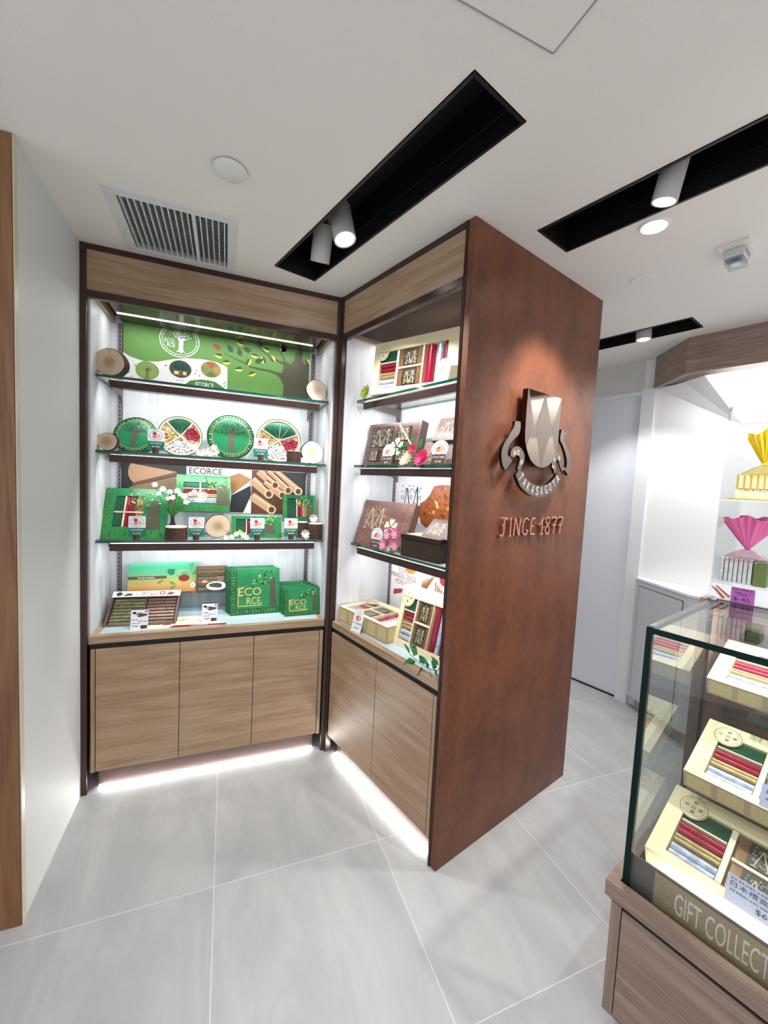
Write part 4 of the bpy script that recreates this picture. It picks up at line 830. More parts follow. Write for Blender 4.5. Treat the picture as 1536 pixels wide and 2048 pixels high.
# counter
def clear_riser(x,y,w_,h_,label):
    t=thing('acrylic_riser',place(FA,x,y,CT),label,'riser','clear acrylic risers')
    obj('riser_sheet',MB().box(-w_/2,0,0,w_/2,.003,h_,ACRYL).box(-w_/2,-.02,h_,w_/2,.05,h_+.004,ACRYL).box(-w_/2,-.023,h_,w_/2,-.02,h_+.012,ACRYL),t)
clear_riser(.29,.30,.28,.105,'long clear riser under the green and orange tea carton');clear_riser(.528,.285,.14,.105,'short clear riser under the biscuit tray')
t=thing('tea_gift_carton',place(FA,.288,.29,CT+.110,2,12),'green and orange carton with teapot picture on a riser above the counter','gift box')
def grad_mat():
    m=bpy.data.materials.new('tea_carton_print');m.use_nodes=True;n=m.node_tree.nodes;l=m.node_tree.links;b=n['Principled BSDF'];b.inputs['Roughness'].default_value=.3
    t_=n.new('ShaderNodeTexCoord');s=n.new('ShaderNodeSeparateXYZ');l.new(t_.outputs['Generated'],s.inputs[0]);r=ramp(n,[(0,'#c97f4c'),(.25,'#cda05c'),(.5,'#8bb26a'),(.62,'#5fae78'),(.85,'#3fae86'),(1,'#5fc79a')]);l.new(s.outputs[2],r.inputs[0]);l.new(r.outputs[0],b.inputs['Base Color']);return m
obj('carton',MB().box(-.165,0,0,.165,.03,.162,grad_mat()),t,bev=.001)
a=Art(0);a.rect(-.165,.075,.015,.091,BROWNB,1);a.dashes(-.12,.080,-.04,.006,CARDW,2,12)
a.poly([(.02,.125),(.055,.125),(.052,.10),(.04,.092),(.03,.094),(.021,.105)],mat('cup_print','#0f6a4a',.4),2);a.ring(.02,.112,.010,.009,.002,mat('cup_print','#0f6a4a'),2,12)
a.ell(.10,.075,.027,.018,mat('pot_print','#7c1f18',.4),2);a.poly([(.072,.082),(.064,.092),(.068,.093),(.08,.076)],mat('pot_print','#7c1f18'),2);a.ring(.10,.092,.018,.014,.002,mat('pot_print','#7c1f18'),2,14,0,PI);a.ell(.10,.094,.004,.003,mat('pot_print','#7c1f18'),3,8);a.ring(.095,.086,.034,.032,.0015,GOLDP,2,20,.3,2.7)
for q in ((-.03,.05,.5),(.13,.12,1.0),(.14,.09,.8),(.06,.04,2.6),(.03,.02,.4),(.12,.14,.5)): a.leaf(q[0],q[1],.04,.012,q[2],mat('tea_leaf','#5d8a44',.5),None,2)
a.ell(.145,.035,.012,.014,CARDW,3,20);a.text('高',.139,.029,.011,INK,4);obj('print',a,t)
t=thing('biscuit_tray_box',place(FA,.528,.275,CT+.110,1,10),'dark tray of wrapped biscuits with coffee cup picture on the short riser','gift box')
obj('tray',MB().box(-.078,.004,0,.078,.03,.140,BROWNB),t,bev=.002)
for k in range(7): obj('wrapped_biscuit',MB().box(-.070,0,.006+.0188*k,.070,.006,.006+.0188*k+.016,mat('olive_wrap%d'%(k%3),['#6c6246','#4f4c38','#7b5c44'][k%3],.3,.2,noise=.2,nscale=50)),t,bev=.002)
a=Art(-.0005);a.ell(.025,.030,.052,.024,CARDW,1);a.ell(.02,.034,.034,.013,PDG,2,12);a.ell(.035,.028,.02,.009,OLIVE,3,10);a.ell(.045,.075,.018,.022,mat('cup_clay','#8c6a5a',.4),3,16);a.ell(.045,.088,.016,.006,INK,4,14);a.ell(-.035,.055,.016,.009,mat('pink_print','#c78f92',.5),2,10);obj('print',a,t)
t=thing('green_tea_biscuit_tray',place(FA,.212,.105,CT,-4,50),'long brown tray of green wrapped biscuits with a white Japanese header label','gift box')
obj('tray',MB().box(-.157,.022,0,.157,.030,.205,BROWNB).box(-.157,0,0,.157,.03,.012,BROWNB).box(-.157,0,.012,-.147,.03,.205,BROWNB).box(.147,0,.012,.157,.03,.205,BROWNB).box(-.147,0,.168,.147,.03,.205,BROWNB).box(-.003,.004,.012,.003,.03,.168,BROWNB),t)
for s0,mt in ((-1,mat('wrap_olive','#6c6a4c',.25,.25,noise=.3,nscale=50)),(1,mat('wrap_brown','#6b4f42',.25,.25,noise=.3,nscale=50))):
    for k in range(8): obj('wrapped_biscuit',MB().box(-.142 if s0<0 else .006,.008,.015+.019*k,-.006 if s0<0 else .142,.02,.015+.019*k+.0165,mt),t,bev=.003)
    
a=Art(0);a.rect(-.157,.170,.157,.205,CARDW,1);a.ell(-.127,.188,.014,.012,PDG,2,20);a.poly([(-.11,.176),(-.09,.192),(-.065,.188),(-.07,.178)],OLIVE,2);a.text('サクッと軽やかに重ね焼き',-.055,.176,.013,INK,2,.105);a.dashes(-.028,.194,.02,.005,INK,2,8);a.ell(.07,.190,.014,.012,PTAN2,2,20);a.ell(.07,.190,.008,.007,CARDW,3,16);a.poly([(.088,.178),(.105,.197),(.13,.190),(.118,.178)],PTAN2,2);obj('header_label',a,t)
def info_card(x,y,label):
    t=thing('info_card',place(FA,x,y,CT,-3,12),label,'price card','white information cards on the left counter')
    obj('card',MB().box(-.037,0,0,.037,.0012,.098,CARDW),t);a=Art(0)
    a.rect(-.037,.093,.037,.098,BROWND,1);a.ell(-.022,.078,.009,.006,INK,1,12);a.poly([(-.012,.062),(.005,.076),(.034,.072),(.03,.064),(.0,.058)],OLIVE,1);a.poly([(-.018,.068),(-.006,.078),(.01,.08),(0,.07)],PTAN2,2);a.ell(.028,.084,.008,.006,mat('pink_print','#c78f92'),1,10)
    a.dashes(-.032,.044,-.006,.006,INKG,1,4);a.dashes(-.004,.036,.030,.006,INKG,1,6);a.dashes(-.032,.028,.004,.005,INKG,1,5);a.dashes(-.028,.014,.0,.006,INK,1,4);a.rect(.006,.004,.034,.020,OLIVE,1);a.rect(.010,.004,.024,.013,BROWND,2);obj('print',a,t)
info_card(.218,.050,'white information card before the long brown biscuit tray');info_card(.527,.090,'white information card below the raised biscuit tray box')
t=thing('leaflet',FA@Matrix.Translation((0,0,CT+.0006)),'cream leaflet with a dark red band lying on the frosted counter','leaflet')
obj('sheet',MB().add([(.215,.045,0),(.610,.036,0),(.610,.058,0),(.455,.205,0),(.330,.205,0)],[(0,1,2,3,4)],mat('leaflet_cream','#e6dfc6',.5)),t)
obj('print',MB().add([(.345,.042,.0004),(.608,.036,.0004),(.608,.058,.0004),(.365,.072,.0004)],[(0,1,2,3)],mat('dark_red_print','#8e1f33',.4)).add([(.44,.052,.0007),(.52,.050,.0007),(.52,.055,.0007),(.44,.057,.0007)],[(0,1,2,3)],CARDW)
    .add([(.27,.10,.0004),(.30,.095,.0004),(.31,.11,.0004),(.28,.12,.0004)],[(0,1,2,3)],PDG).add([(.31,.085,.0004),(.35,.085,.0004),(.35,.10,.0004),(.32,.10,.0004)],[(0,1,2,3)],PRD).add([(.36,.13,.0004),(.44,.15,.0004),(.40,.155,.0004)],[(0,1,2)],LEAFL),t)
p=None
for k in range(3):
    o=eco_carton(place(FA,.757-.012*k,.165+.036*k,CT+.001,2,12),.262,.25,.030,['front one of the three large green cartons on the counter','middle one of the three large green cartons on the counter','rearmost of the three large green cartons on the counter'][k],'large green cartons standing on the counter',p);p=p or o
p=None
for k in range(5):
    o=eco_carton(place(FA,1.008-.011*k,.090+.041*k,CT+.001,2,13),.205,.150,.034,['front small green carton of five at the right of the counter','second small green carton, just behind the front one','third small green carton, middle of the five','fourth small green carton, one from the back','rearmost small green carton of the five by the brown post'][k],'small green cartons in a row',p);p=p or o
# ================================================================== RIGHT CABINET
def cream_box(M,w_,h_,tk,label,group='cream gift boxes with windows',right=True,big=True):
    X0=-w_/2;z0,z1=h_*.11,h_*.80;xa,xb=X0+w_*.09,X0+w_*.29;xc,xd=X0+w_*.325,X0+w_*.595;xe,xf=X0+w_*.62,X0+w_*.87;m=(z0+z1)/2;hh=z1-z0
    cells=[(xa,z0+hh*.72,xb,z1,FOILG),(xc,z0,xd,m-.004,mat('caramel_wrap','#8c6748',.22,.35,noise=.2,nscale=60)),(xc,m+.004,xd,z1,mat('caramel_wrap'))]
    rolls=[(xa,z0,xb,z0+hh*.25,FOILS,2,'h'),(xa,z0+hh*.28,xb,z0+hh*.43,FOILGOLD,2,'h'),(xa,z0+hh*.46,xb,z0+hh*.68,FOILR,2,'h'),(xe,z0,xe+(xf-xe)*.42,z1,FOILR,1,'v'),(xe+(xf-xe)*.46,z0,xe+(xf-xe)*.78,z1,FOILS,1,'v'),(xe+(xf-xe)*.81,z0,xf,z1,FOILR,1,'v')]
    t=winbox('cream_gift_box',M,w_,h_,tk,(xa-.004,z0-.002,xf,z1+.002),CREAM,label,'gift box',group,cells,rolls,[(xb+.002,z0,xc-.003,z1),(xd+.002,z0,xe-.003,z1),(xc,m-.004,xd,m+.004),(xa,z0+hh*.685,xb,z0+hh*.71)],film=True)
    a=Art(.0045)
    for q in (z0,m+.004):
        a.rect(xc+(xd-xc)*.18,q+hh*.03,xd-(xd-xc)*.22,q+hh*.45,BROWND,1)
        M_art(a,xc+(xd-xc)*.24,q+hh*.07,(xd-xc)*.50,hh*.33,mat('pale_gold','#cdbf9a',.4),2,h_*.009)
    obj('packet_print',a,t)
    a=Art(0);bx,bz,br=X0+w_*.115,h_*.80,h_*.155
    obj('paper_badge',MB().prism([(bx+br*.92*math.cos(2*PI*i/36),bz+br*math.sin(2*PI*i/36)) for i in range(36)],-.0015,0.0008,CREAM),t)
    a=Art(-.0015);a.ring(bx,bz,br*.88,br*.96,.0012,INK,1);a.ring(bx,bz,br*.70,br*.78,.0008,INKG,1)
    for chh,dx,dz in (('高',0,.45),('砂',-.45,.02),('屋',.42,-.02),('回',0,-.02),('菓',0,-.45)): a.text(chh,bx+br*(dx-.13),bz+br*(dz-.13),br*.28,INK,1)
    obj('badge_print',a,t)
    # square tiles printed round the sides
    a=MB();n=max(5,round(w_/.075));e=.0004
    def sq(u0,u1,f): a.add([f(u0,tk*.12),f(u1,tk*.12),f(u1,tk*.88),f(u0,tk*.88)],[(0,1,2,3)],CREAMP)
    a2=MB().add([(X0,0,-e),(w_/2,0,-e),(w_/2,tk,-e),(X0,tk,-e)],[(0,1,2,3)],CREAMD).add([(X0-e,0,0),(X0-e,0,h_),(X0-e,tk,h_),(X0-e,tk,0)],[(0,1,2,3)],CREAMD).add([(w_/2+e,0,0),(w_/2+e,0,h_),(w_/2+e,tk,h_),(w_/2+e,tk,0)],[(0,1,2,3)],CREAMD)
    for k in range(n): u0=X0+w_*(k+.1)/n;sq(u0,X0+w_*(k+.9)/n,lambda u,v:(u,v,-2*e))
    m_=max(3,round(h_/.06))
    for k in range(m_):
        sq(h_*(k+.1)/m_,h_*(k+.9)/m_,lambda u,v:(X0-2*e,v,u));sq(h_*(k+.1)/m_,h_*(k+.9)/m_,lambda u,v:(w_/2+2*e,v,u))
    obj('side_band',a2,t);obj('side_squares',a,t);return t
def hang_tag(F,x,y,z,yaw,label,price,ll='日本節慶禮盒'):
    t=thing('paper_price_tag',place(F,x,y,z,yaw,16),label,'price card','pale paper price tags');w_,h_=.068,.115
    obj('tag_card',MB().prism([(-w_/2,0),(w_/2,0),(w_/2,h_*.82),(w_/2-.014,h_),(-w_/2+.014,h_),(-w_/2,h_*.82)],0,.0012,CARDW),t)
    a=Art(0);a.ell(0,h_*.60,.017,.014,mat('tag_red','#c4553a',.5),1,12);a.ell(.004,h_*.60,.008,.012,COOK2,2,10);a.ell(0,h_*.90,.003,.003,INK,1,8);a.dashes(-.02,h_*.78,.02,.003,INKG,1,8)
    a.text(ll,-.029,h_*.33,.010,INK,1,.058);a.text('$ '+price,-.016,h_*.12,.012,INK,1,.032);obj('print',a,t)
def brown_card(F,x,y,z,price,label,yaw=0):
    t=thing('price_card',place(F,x,y,z,yaw,10),label,'price card','brown price cards with a plate picture');w_,h_=.085,.105
    P=[(-w_*.42,0),(w_*.42,0),(w_*.42,h_*.42)]+[(w_*.5*math.cos(q),h_*.66+h_*.34*math.sin(q)) for q in [PI*i/14-.25+(.5*i/14) for i in range(15)]]+[(-w_*.42,h_*.42)]
    obj('card',MB().prism(P,0,.0012,CARDW),t);a=Art(0);a.rect(-w_*.42,0,w_*.42,h_*.42,BROWNB,1);plate_art(a,0,h_*.67,w_*.46,h_*.27,1,False)
    a.text('日本杏仁脆餅',-w_*.36,h_*.26,h_*.085,CARDW,2,w_*.72);a.text('$'+price,-w_*.17,h_*.07,h_*.10,CARDW,2,w_*.36);obj('print',a,t)
cream_box(place(FB,.450,.108,ZB[0],14,6),.475,.252,.058,'large cream gift box standing on the top shelf of the right cabinet')
hang_tag(FB,.645,.105,ZB[0],10,'pale price tag leaning on the large cream box, top right shelf','400')
LIME=mat('lime_petal2','#b8d24a',.5)
flower_group(place(FB,.100,.115,ZB[0]),'lime green rose beside the large cream box',[((0,0,.036),.040,LIME,9,4,.55),((-.022,.01,.030),.028,mat('pale_lime','#dfe8b0',.5),6,2,.3)],name='artificial_rose')
def brown_box(M,w_,h_,tk,label,style):
    t=thing('brown_gift_box',M,label,'gift box','brown gift boxes with pale scrollwork');X0=-w_/2
    if style=='window':
        obj('carton',MB().box(X0,.0,0,w_/2,tk,h_,BROWNB),t,bev=.001);a=Art(0)
        a.rect(X0+w_*.08,h_*.42,X0+w_*.52,h_*.93,BROWND,1);M_art(a,X0+w_*.12,h_*.47,w_*.36,h_*.40,mat('pale_gold','#cdbf9a'),2,.003);obj('print',a,t)
        for (u,v) in ((.58,.56),(.10,.10),(.34,.10),(.62,.10)):
            uu=.26 if u==.58 else .22;vv=.33 if u==.58 else .28
            obj('foil_packet',MB().box(X0+w_*u,-.003,h_*v,X0+w_*(u+uu),.002,h_*(v+vv),mat('bronze_film','#4a3a30',.15,.5,noise=.3,nscale=70)),t,bev=.002)
            b=Art(-.0032);M_art(b,X0+w_*(u+.03),h_*(v+.03),w_*(uu-.06),h_*(vv-.06),mat('pale_gold','#cdbf9a'),1,.0022);obj('packet_print',b,t)
        obj('window_film',MB().add([(X0+.01,-.0045,.012),(w_/2-.01,-.0045,.012),(w_/2-.01,-.0045,h_-.01),(X0+.01,-.0045,h_-.01)],[(0,1,2,3)],glass('shiny_film','#f4f4f2',1.35,.03)),t);fx,fz,fr_=X0+w_*.64,h_*.42,w_*.13;yy=-.0047
    else:
        obj('carton',MB().box(X0,0,0,w_/2,tk,h_,mat('brown_board2','#6e5048',.35,noise=.08,nscale=40)),t,bev=.001);a=Art(0)
        M_art(a,X0+w_*.10,h_*.38,w_*.40,h_*.48,mat('pale_gold','#cdbf9a'),2,.0034);C_=mat('copper_line','#b98566',.4)
        for k in range(22):
            x=X0+w_*random.uniform(.5,.95);z=h_*random.uniform(.08,.92);a.ring(x,z,.014,.014,.0012,C_,1,12,random.uniform(0,6),random.uniform(7,10))
        for k in range(4): a.ring(X0+w_*(.1+.06*k),h_*(.12+.05*(k%2)),.012,.018,.0014,C_,1,12)
        a.line([(X0+w_*.55,h_*.05),(X0+w_*.62,h_*.4),(X0+w_*.9,h_*.6),(X0+w_*.97,h_*.95)],.0016,C_,1);obj('print',a,t);fx,fz,fr_=X0+w_*.66,h_*.46,w_*.13;yy=-.0004
    a=Art(yy)
    PC=mat('cream_petal_print','#dcd8b0',.5)
    for k in range(5):
        q=PI/2+2*PI*k/5;a.poly([(fx+fr_*.12*math.cos(q),fz+fr_*.12*math.sin(q)),(fx+fr_*.8*math.cos(q-.5),fz+fr_*.8*math.sin(q-.5)),(fx+fr_*math.cos(q-.22),fz+fr_*math.sin(q-.22)),(fx+fr_*.86*math.cos(q),fz+fr_*.86*math.sin(q)),(fx+fr_*math.cos(q+.22),fz+fr_*math.sin(q+.22)),(fx+fr_*.8*math.cos(q+.5),fz+fr_*.8*math.sin(q+.5))],PC,2)
    obj('petal_emblem',a,t);return t
brown_box(place(FB,.245,.150,ZB[1],6,12),.375,.228,.05,'brown window box with petal emblem on the second shelf of the right cabinet','window')
brown_card(FB,.305,.100,ZB[1],'240','brown price card before the brown window box')
PK=mat('magenta_petal','#d21f63',.5);CRM=mat('cream_petal','#e8dfb4',.5);RED=mat('crimson_petal','#b8163f',.5);PNK=mat('pink_petal','#ee93b4',.5)
flower_group(place(FB,.500,.095,ZB[1]),'magenta and cream artificial gerberas on the second right shelf',[((.075,0,.026),.042,PK,14,3,.35),((-.02,0,.030),.036,CRM,12,3,.35),((.005,.0,.068),.026,RED,9,2,.3),((-.05,0,.018),.026,CRM,9,2,.3),((-.025,.01,.060),.020,RED,8,2,.3)],[((-.06,0,.06),.05,.022,(-1,0,.2)),((.03,.01,.07),.055,.026,(.5,0,1)),((-.01,.01,.08),.05,.024,(-.1,0,1)),((-.03,0,.085),.055,.026,(-1,0,-.1))])
for k,(zz,yy) in enumerate(((0,.135),(.112,.185))):
    t=thing('brown_gift_box',place(FB,.640+.035*k,yy,ZB[1]+zz,8,30),['lower of two dark brown boxes beside the copper panel','upper of two dark brown boxes beside the copper panel'][k],'gift box','two small brown boxes by the copper panel')
    obj('carton',MB().box(-.13,0,0,.13,.04,.125,BROWNB),t,bev=.001);a=Art(0);M_art(a,-.105,.02,.105,.085,mat('pale_gold','#cdbf9a'),1,.0026);obj('print',a,t)
brown_card(FB,.665,.095,ZB[1],'120','brown price card beside the copper panel',8)
brown_box(place(FB,.235,.120,ZB[2],8,20),.36,.248,.045,'brown scrollwork box leaning on the lowest right shelf','scroll')
brown_card(FB,.262,.090,ZB[2],'180','brown price card on the lowest right shelf',6)
flower_group(place(FB,.392,.095,ZB[2]),'pink artificial roses between the brown box and the dark tin',[((-.015,.0,.085),.030,PNK,9,4,.6),((.030,.01,.095),.032,PNK,9,4,.6),((-.045,0,.032),.032,PNK,9,4,.6),((.045,0,.038),.028,PNK,9,4,.6),((.012,.005,.045),.024,PNK,8,3,.6),((-.01,-.005,.02),.018,CRM,7,2,.4)],[((.0,0,.03),.05,.028,(.5,-.1,-.1)),((.02,0,.02),.05,.03,(-.6,-.1,.1)),((.04,0,.01),.05,.03,(.6,-.1,.3))])
TINW=mat('speckled_tin','#3a2a20',.35,.3,noise=.8,nscale=140)
t=thing('dark_storage_tin',place(FB,.590,.088,ZB[2],3),'dark brown speckled tin with a rim lid beside the pink roses','tin')
obj('tin_body',MB().box(-.118,0,0,.118,.17,.082,TINW),t,bev=.004);obj('tin_lid',MB().box(-.121,-.003,.082,.121,.173,.103,mat('tin_lid_brown','#33241c',.3,.4)),t,bev=.004)
a=MB().add([(-.105,.012,.1035),(.105,.012,.1035),(.105,.158,.1035),(-.105,.158,.1035)],[(0,1,2,3)],mat('tin_label','#c9bd98',.5));obj('lid_label',a,t)
t=thing('brown_gift_box',place(FB,.665,.120,ZB[2]+.105,6,48),'small dark box lying tilted on the speckled tin','gift box')
obj('carton',MB().box(-.09,0,0,.09,.03,.11,BROWNB),t,bev=.001);a=Art(0);M_art(a,-.075,.02,.08,.07,mat('pale_gold','#cdbf9a'),1,.002);obj('print',a,t)
cream_box(place(FB,.243,.045,CT+.081,3,90),.395,.245,.080,'cream gift box lying flat on the right counter')
cream_box(place(FB,.600,.105,CT+.001,4,14),.330,.285,.050,'cream gift box propped upright beside the copper panel')
hang_tag(FB,.232,.016,CT,10,'pale price tag leaning on the flat cream box, right counter','380','日本三重奏禮盒')
t=thing('ivy_sprig',place(FB,.745,.030,CT),'trailing green ivy sprig on the right counter beside the copper panel','plant')
obj('stem',MB().tube([(-.11,0,.03),(-.06,-.002,.02),(0,0,.012),(.05,0,.02),(.07,.0,.05)],.0016,LEAF,6),t)
for k,(c,L,d) in enumerate([((-.11,0,.03),.055,(-.7,-.1,.6)),((-.09,0,.03),.06,(.2,-.1,1)),((-.075,0,.015),.055,(-.3,-.3,-.2)),((-.05,0,.02),.055,(.5,-.2,.5)),((-.03,0,.01),.05,(.1,-.4,-.25)),((0,0,.01),.055,(-.2,-.2,.7)),((.01,0,.01),.055,(.6,-.4,-.1)),((.03,0,.02),.055,(.1,-.1,1)),((.05,0,.02),.055,(.3,-.4,.1)),((.07,0,.05),.055,(.2,-.1,.8)),((.06,0,.045),.05,(-.6,-.2,.5)),((-.10,0,.045),.05,(-.1,-.2,.9))]):
    obj('leaf',leafy(MB(),c,L,L*.75,d,mat('ivy_green','#1f7a35',.35,noise=.2,nscale=80)),t)
# ================================================================== GLASS SHOWCASE
U0,V0,U1=1.475,.016,2.75;RZ=.470;GT=1.168;VB=.585;VE=.92
t=thing('glass_showcase',FB,'low glass-topped timber showcase at the right with gift boxes inside','showcase')
obj('cabinet_body',MB().box(U0+.016,V0+.03,.10,U1,VE,RZ-.048,GAP),t)
obj('corner_fascia',MB().box(U0+.016,V0+.010,.10,U0+.040,V0+.03,RZ-.055,WOODSV).box(U0+.0155,V0+.010,.10,U0+.0165,VB,RZ-.055,WOODSV),t)
for a,b in ((U0+.0425,2.02),(2.023,2.52)): obj('cupboard_door',MB().box(a,V0+.010,.10,b,V0+.028,RZ-.062,WOODS),t,bev=.0006)
obj('shadow_gap',MB().box(U0+.018,V0+.016,RZ-.062,U1,V0+.05,RZ-.040,GAP).box(U0+.010,V0+.008,RZ-.052,U1,VB,RZ-.044,mat('bronze_line','#3a2826',.4)),t)
obj('rim_frame',MB().box(U0,V0,RZ-.044,U1,V0+.026,RZ,WOODS).box(U0,V0+.026,RZ-.044,U0+.026,VB,RZ,WOODS),t,bev=.001)
obj('plinth_deck',MB().box(U0+.026,V0+.026,RZ-.044,U1,VE-.02,RZ-.014,mat('deck_grey','#5f5c60',.4)),t)
obj('kick_board',MB().box(U0+.06,V0+.08,0,U1,VE-.05,.10,BROWND),t)
gu,gv=U0+.030,V0+.030
obj('glass_front',MB().pane(gu,gv,RZ-.014,U1,gv+.012,GT-.014,GLASS,GEDGEB),t)
obj('glass_side',MB().pane(gu,gv+.012,RZ-.014,gu+.010,VB,GT-.014,GLASS,GEDGEB),t)
obj('glass_top',MB().pane(gu,gv,GT-.014,U1,VB,GT,GLASS,GEDGEB),t)
sil=MB().box(gu-.001,gv-.001,RZ-.014,gu+.0135,gv+.0125,GT-.0,GEDGEB).box(gu,gv-.0012,GT-.0145,U1,gv+.0002,GT+.0003,GEDGEB).box(gu-.0012,gv+.01,GT-.0145,gu+.0002,VB,GT+.0003,mat('grey_glass_edge','#6d7173',.2));obj('glass_corner_joint',sil,t)
# timber rear body that the glass joins
obj('rear_side_panel',MB().box(U0,VB,0.0,U0+.032,VE,GT-.002,WOODSV),t)
obj('rear_back_panel',MB().box(U0+.032,VE-.03,RZ-.014,U1,VE,GT-.03,WOODS),t)
obj('rear_top_board',MB().box(U0+.032,VB+.005,GT-.03,U1,VE,GT-.002,WOODS),t)
obj('hinge_clip',MB().cyl((gu+.006,VB-.006,GT+.001),(gu+.006,VB-.006,GT+.006),.014,CHROME,18).cyl((gu+.006,VB-.006,GT+.006),(gu+.006,VB-.006,GT+.012),.004,CHROME,12),t)
g=MB();g.M=Matrix.Translation((1.578,VE-.031,.985))@Matrix.Rotation(PI/2,4,'X');g.lathe([(0,.002),(.040,.002),(.043,0)],mat('speaker_black','#17151a',.25,.5),32)
for i in range(-6,7):
    for j in range(-6,7):
        if i*i+j*j<30 and (i+j)%2==0: g.cyl((i*.006,j*.006,.0018),(i*.006,j*.006,.0024),.0014,mat('grille_dot','#7a746c',.4),5)
obj('round_vent',g,t)
# inner glass shelf on brackets
obj('inner_glass_shelf',MB().pane(1.65,.44,.862,U1,.88,.872,GLASS,GEDGE),t);obj('shelf_bracket',MB().box(1.668,.46,.842,1.69,.88,.862,BRONZE).box(1.69,.50,.52,1.706,.56,.862,STEEL) if 0 else MB().box(1.668,.46,.842,1.69,.889,.862,BRONZE),t)
area('case_strip_light',aim(FB,(2.05,gv+.018,RZ+.012),(2.05,.16,RZ+.03)),.01,1.0,4.0,(1,.94,.82))
area('case_top_light',aim(FB,(2.05,VB+.03,GT-.036),(2.05,.68,.6)),.02,1.0,7.0,(1,.96,.90))
SLATE=mat('slate_riser','#6a676b',.45)
for k,(x0,v0,v1,z) in enumerate(((1.50+.03,.135,.30,.475),(1.545,.30,.52,.62))): 
    tag(obj('display_riser',MB().box(x0,v0,RZ-.0135,2.10,v1,z,SLATE),None,FB,bev=.002),['grey riser under the lowest cream box in the showcase','grey riser under the middle cream box in the showcase'][k],'riser')
cream_box(place(FB,1.775,.105,.558,0,70),.49,.235,.058,'lowest cream gift box in the showcase, behind the lettered strip')
cream_box(place(FB,1.803,.262,.728,0,70),.49,.235,.058,'middle cream gift box in the showcase')
cream_box(place(FB,1.783,.485,.934,0,70),.49,.235,.058,'uppermost cream gift box in the showcase, below the round vent')
t=thing('lettered_sign_strip',FB@Matrix.Translation((0,gv+.013,RZ-.012)),'kraft strip lettered GIFT COLLECTION inside the showcase front','sign')
obj('sign_board',MB().box(1.518,0,0,2.6,.003,.094,mat('sign_slate','#5b5353',.4)),t)
a=Art(0);KR=mat('kraft_print','#a78d6c',.5,noise=.05,nscale=150);a.rect(1.572,.0,2.2,.088,KR,1);a.ring(1.592,.044,.024,.034,.0012,INKG,2);a.ring(1.592,.044,.019,.027,.0007,INKG,2)
for chh,dx,dz in (('高',0,.45),('砂',-.42,.02),('屋',.40,-.02),('回',0,0),('菓',0,-.45)): a.text(chh,1.592+.024*(dx-.15),.044+.034*(dz-.13),.009,INKG,2,.0075)
a.text('GIFT COLLECTION',1.618,.016,.056,mat('sign_letter','#d9d6d2',.4),2,.222);obj('print',a,t)
t=thing('price_card',place(FB,1.775,.098,.562,0,15),'lilac price card clipped to the lowest cream box in the showcase','price card')
obj('card',MB().box(-.075,0,0,.075,.0012,.060,mat('lilac_card','#c3c6e2',.5)),t);a=Art(0);a.text('日本禮盒三重奏',-.068,.036,.012,INK,1,.12);a.text('$600',-.02,.008,.012,INK,1,.04);a.dashes(-.068,.026,.04,.004,INKG,1,18);a.dashes(-.068,.052,.05,.004,INKG,1,18);obj('print',a,t)
t=thing('price_card',place(FB,1.795,.256,.735,0,15),'small lilac price card clipped to the middle cream box','price card')
obj('card',MB().box(-.075+.0,0,0,.075,.0012,.055,mat('lilac_card')),t);a=Art(0);a.text('日本禮盒',-.065,.034,.010,INK,1,.07);a.dashes(-.065,.02,.05,.005,INKG,1,14);obj('print',a,t)
# ================================================================== CLEAR RACK WITH WRAPPED CAKES
t=thing('acrylic_rack',FB@Matrix.Translation((0,0,GT)),'tall clear acrylic rack standing on the back of the showcase','rack')
obj('side_sheet',MB().box(1.492,.615,0,1.495,.89,.63,ACRYL),t);obj('back_sheet',MB().box(1.495,.887,0,2.3,.89,.60,ACRYL),t)
obj('shelf_sheet',MB().box(1.495,.615,.332,2.3,.887,.336,mat('acrylic_edge_white','#e2e4e6',.2)),t);obj('floor_sheet',MB().box(1.495,.600,.0,2.3,.887,.004,mat('acrylic_edge_white')),t)
obj('standoff',MB().cyl((1.493,.64,.60),(1.493,.64,.645),.004,CHROME,12),t)
t=thing('shelf_label_strip',FB@Matrix.Translation((0,.596,GT)),'white shelf label strip with biscuit pictures and a purple $45 price','label')
obj('strip',MB().box(1.492,0,0.004,2.3,.002,.052,CARDW),t);a=Art(0)
for q in (1.510,1.664,1.82):
    a.poly([(q-.012,.044),(q+.004,.036),(q+.030,.010),(q+.022,.006)],mat('stick_print','#a5573c',.5),1);a.poly([(q,.046),(q+.006,.046),(q+.042,.018),(q+.038,.012)],mat('stick_print'),2)
a.rect(1.553,.002,1.612,.052,mat('purple_label','#a558a8',.5),2);a.text('日本年輪蛋卷',1.557,.042,.007,INK,3,.050);a.dashes(1.563,.034,1.603,.003,INK,3,9);a.dashes(1.568,.028,1.598,.003,INK,3,6);a.text('$ 45',1.560,.008,.013,INK,3,.042);obj('print',a,t)
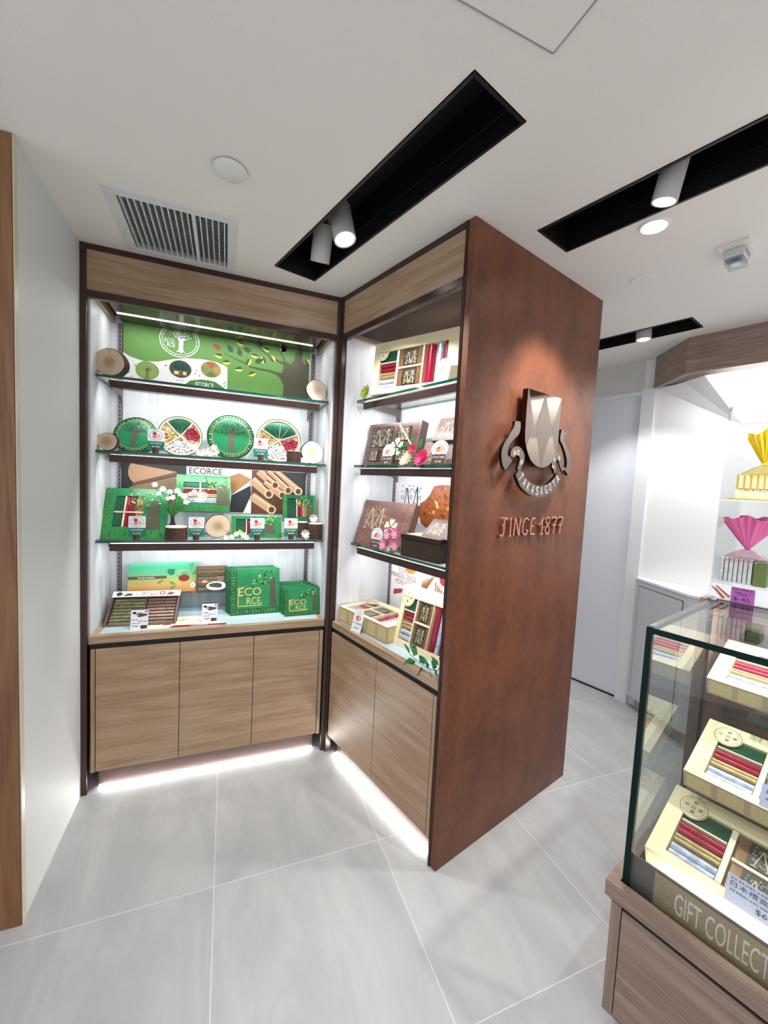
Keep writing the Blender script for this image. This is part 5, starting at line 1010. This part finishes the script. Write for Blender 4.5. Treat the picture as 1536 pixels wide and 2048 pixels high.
def wrapped_cake(M,label,hue,hx,base,kind):
    t=thing('wrapped_cake_bag',M,label,'gift bag');CEL=mat('cellophane_'+hue,hx,.25,coat=.3)
    if kind: obj('gold_tray',MB().box(-.082,-.05,0,.082,.05,.004,mat('gold_tray','#c9a23a',.25,.6)),t,bev=.002)
    w_=.062;h_=.085
    if kind:
        obj('cake_box',MB().box(-w_,-.035,.004,w_,.035,.035,CREAM).box(-w_,-.035,.035,w_,.035,h_,mat('cake_gold','#c8ab62',.4)),t)
        for k in range(7): obj('biscuit_stick',MB().box(-w_+.006+.017*k,-.037,.038,-w_+.017+.017*k,-.033,h_-.004,mat('stick_cream','#e9d9a0',.4)),t,bev=.001)
        a=Art(-.0375);a.text('TAKASAGOYA',-.05,.028,.008,PTAN2,1,.10);obj('print',a,t)
    else:
        for k in range(7): obj('wrapped_roll',MB().box(-w_+.0125*k,-.034,0,-w_+.0105+.0125*k,.034,h_,mat('grey_wrap','#b9bcbc',.35,noise=.15,nscale=60)),t,bev=.002)
        obj('foil_packet',MB().box(-w_+.088,-.036,0,w_,.034,h_-.002,mat('olive_pack','#5a6b35',.35)),t,bev=.003)
    nz=h_+.034
    v=[];n=24
    for j in range(5):
        s=j/4;
        for i in range(n):
            a_=2*PI*i/n;k=1-s**1.5;sx=math.copysign(abs(math.cos(a_))**.5,math.cos(a_))*w_*1.04;sy=math.copysign(abs(math.sin(a_))**.5,math.sin(a_))*.038
            v.append((sx*k+.006*math.cos(a_)*s,sy*k+.006*math.sin(a_)*s,h_*.9+(nz-h_*.9)*s))
    m=MB();m.add(v,[(j*n+i,j*n+(i+1)%n,(j+1)*n+(i+1)%n,(j+1)*n+i) for j in range(4) for i in range(n)],glass('tinted_film_'+hue,'#f5dfe6' if hue=='pink' else '#f8efc4',1.35,.03));m.sm=True;obj('clear_bag',m,t)
    v=[];n=120;top=.100
    for j in range(7):
        s=j/6
        for i in range(n):
            a_=2*PI*i/n;rr=.006+(base-.006)*s**.9;wv=1+.10*s*math.sin(a_*19)+.09*s*math.sin(a_*5+1)
            v.append((rr*wv*math.cos(a_),rr*.62*wv*math.sin(a_),nz+top*s*(1-.08*math.cos(a_*2))+.006*s*math.sin(a_*7)))
    m=MB();m.add(v,[(j*n+i,j*n+(i+1)%n,(j+1)*n+(i+1)%n,(j+1)*n+i) for j in range(6) for i in range(n)],CEL);m.sm=True;obj('gathered_top',m,t)
    obj('tie',MB().lathe([(.006,nz-.004),(.0085,nz),(.006,nz+.004)],CEL,16),t);return t
wrapped_cake(place(FB,1.562,.70,GT+.053,0),'pink cellophane gift bag on the lower level of the clear rack','pink','#ee72b0',.070,0)
wrapped_cake(place(FB,1.583,.70,GT+.337,0),'yellow cellophane gift bag on the upper level of the clear rack','yellow','#f0cf10',.052,1)
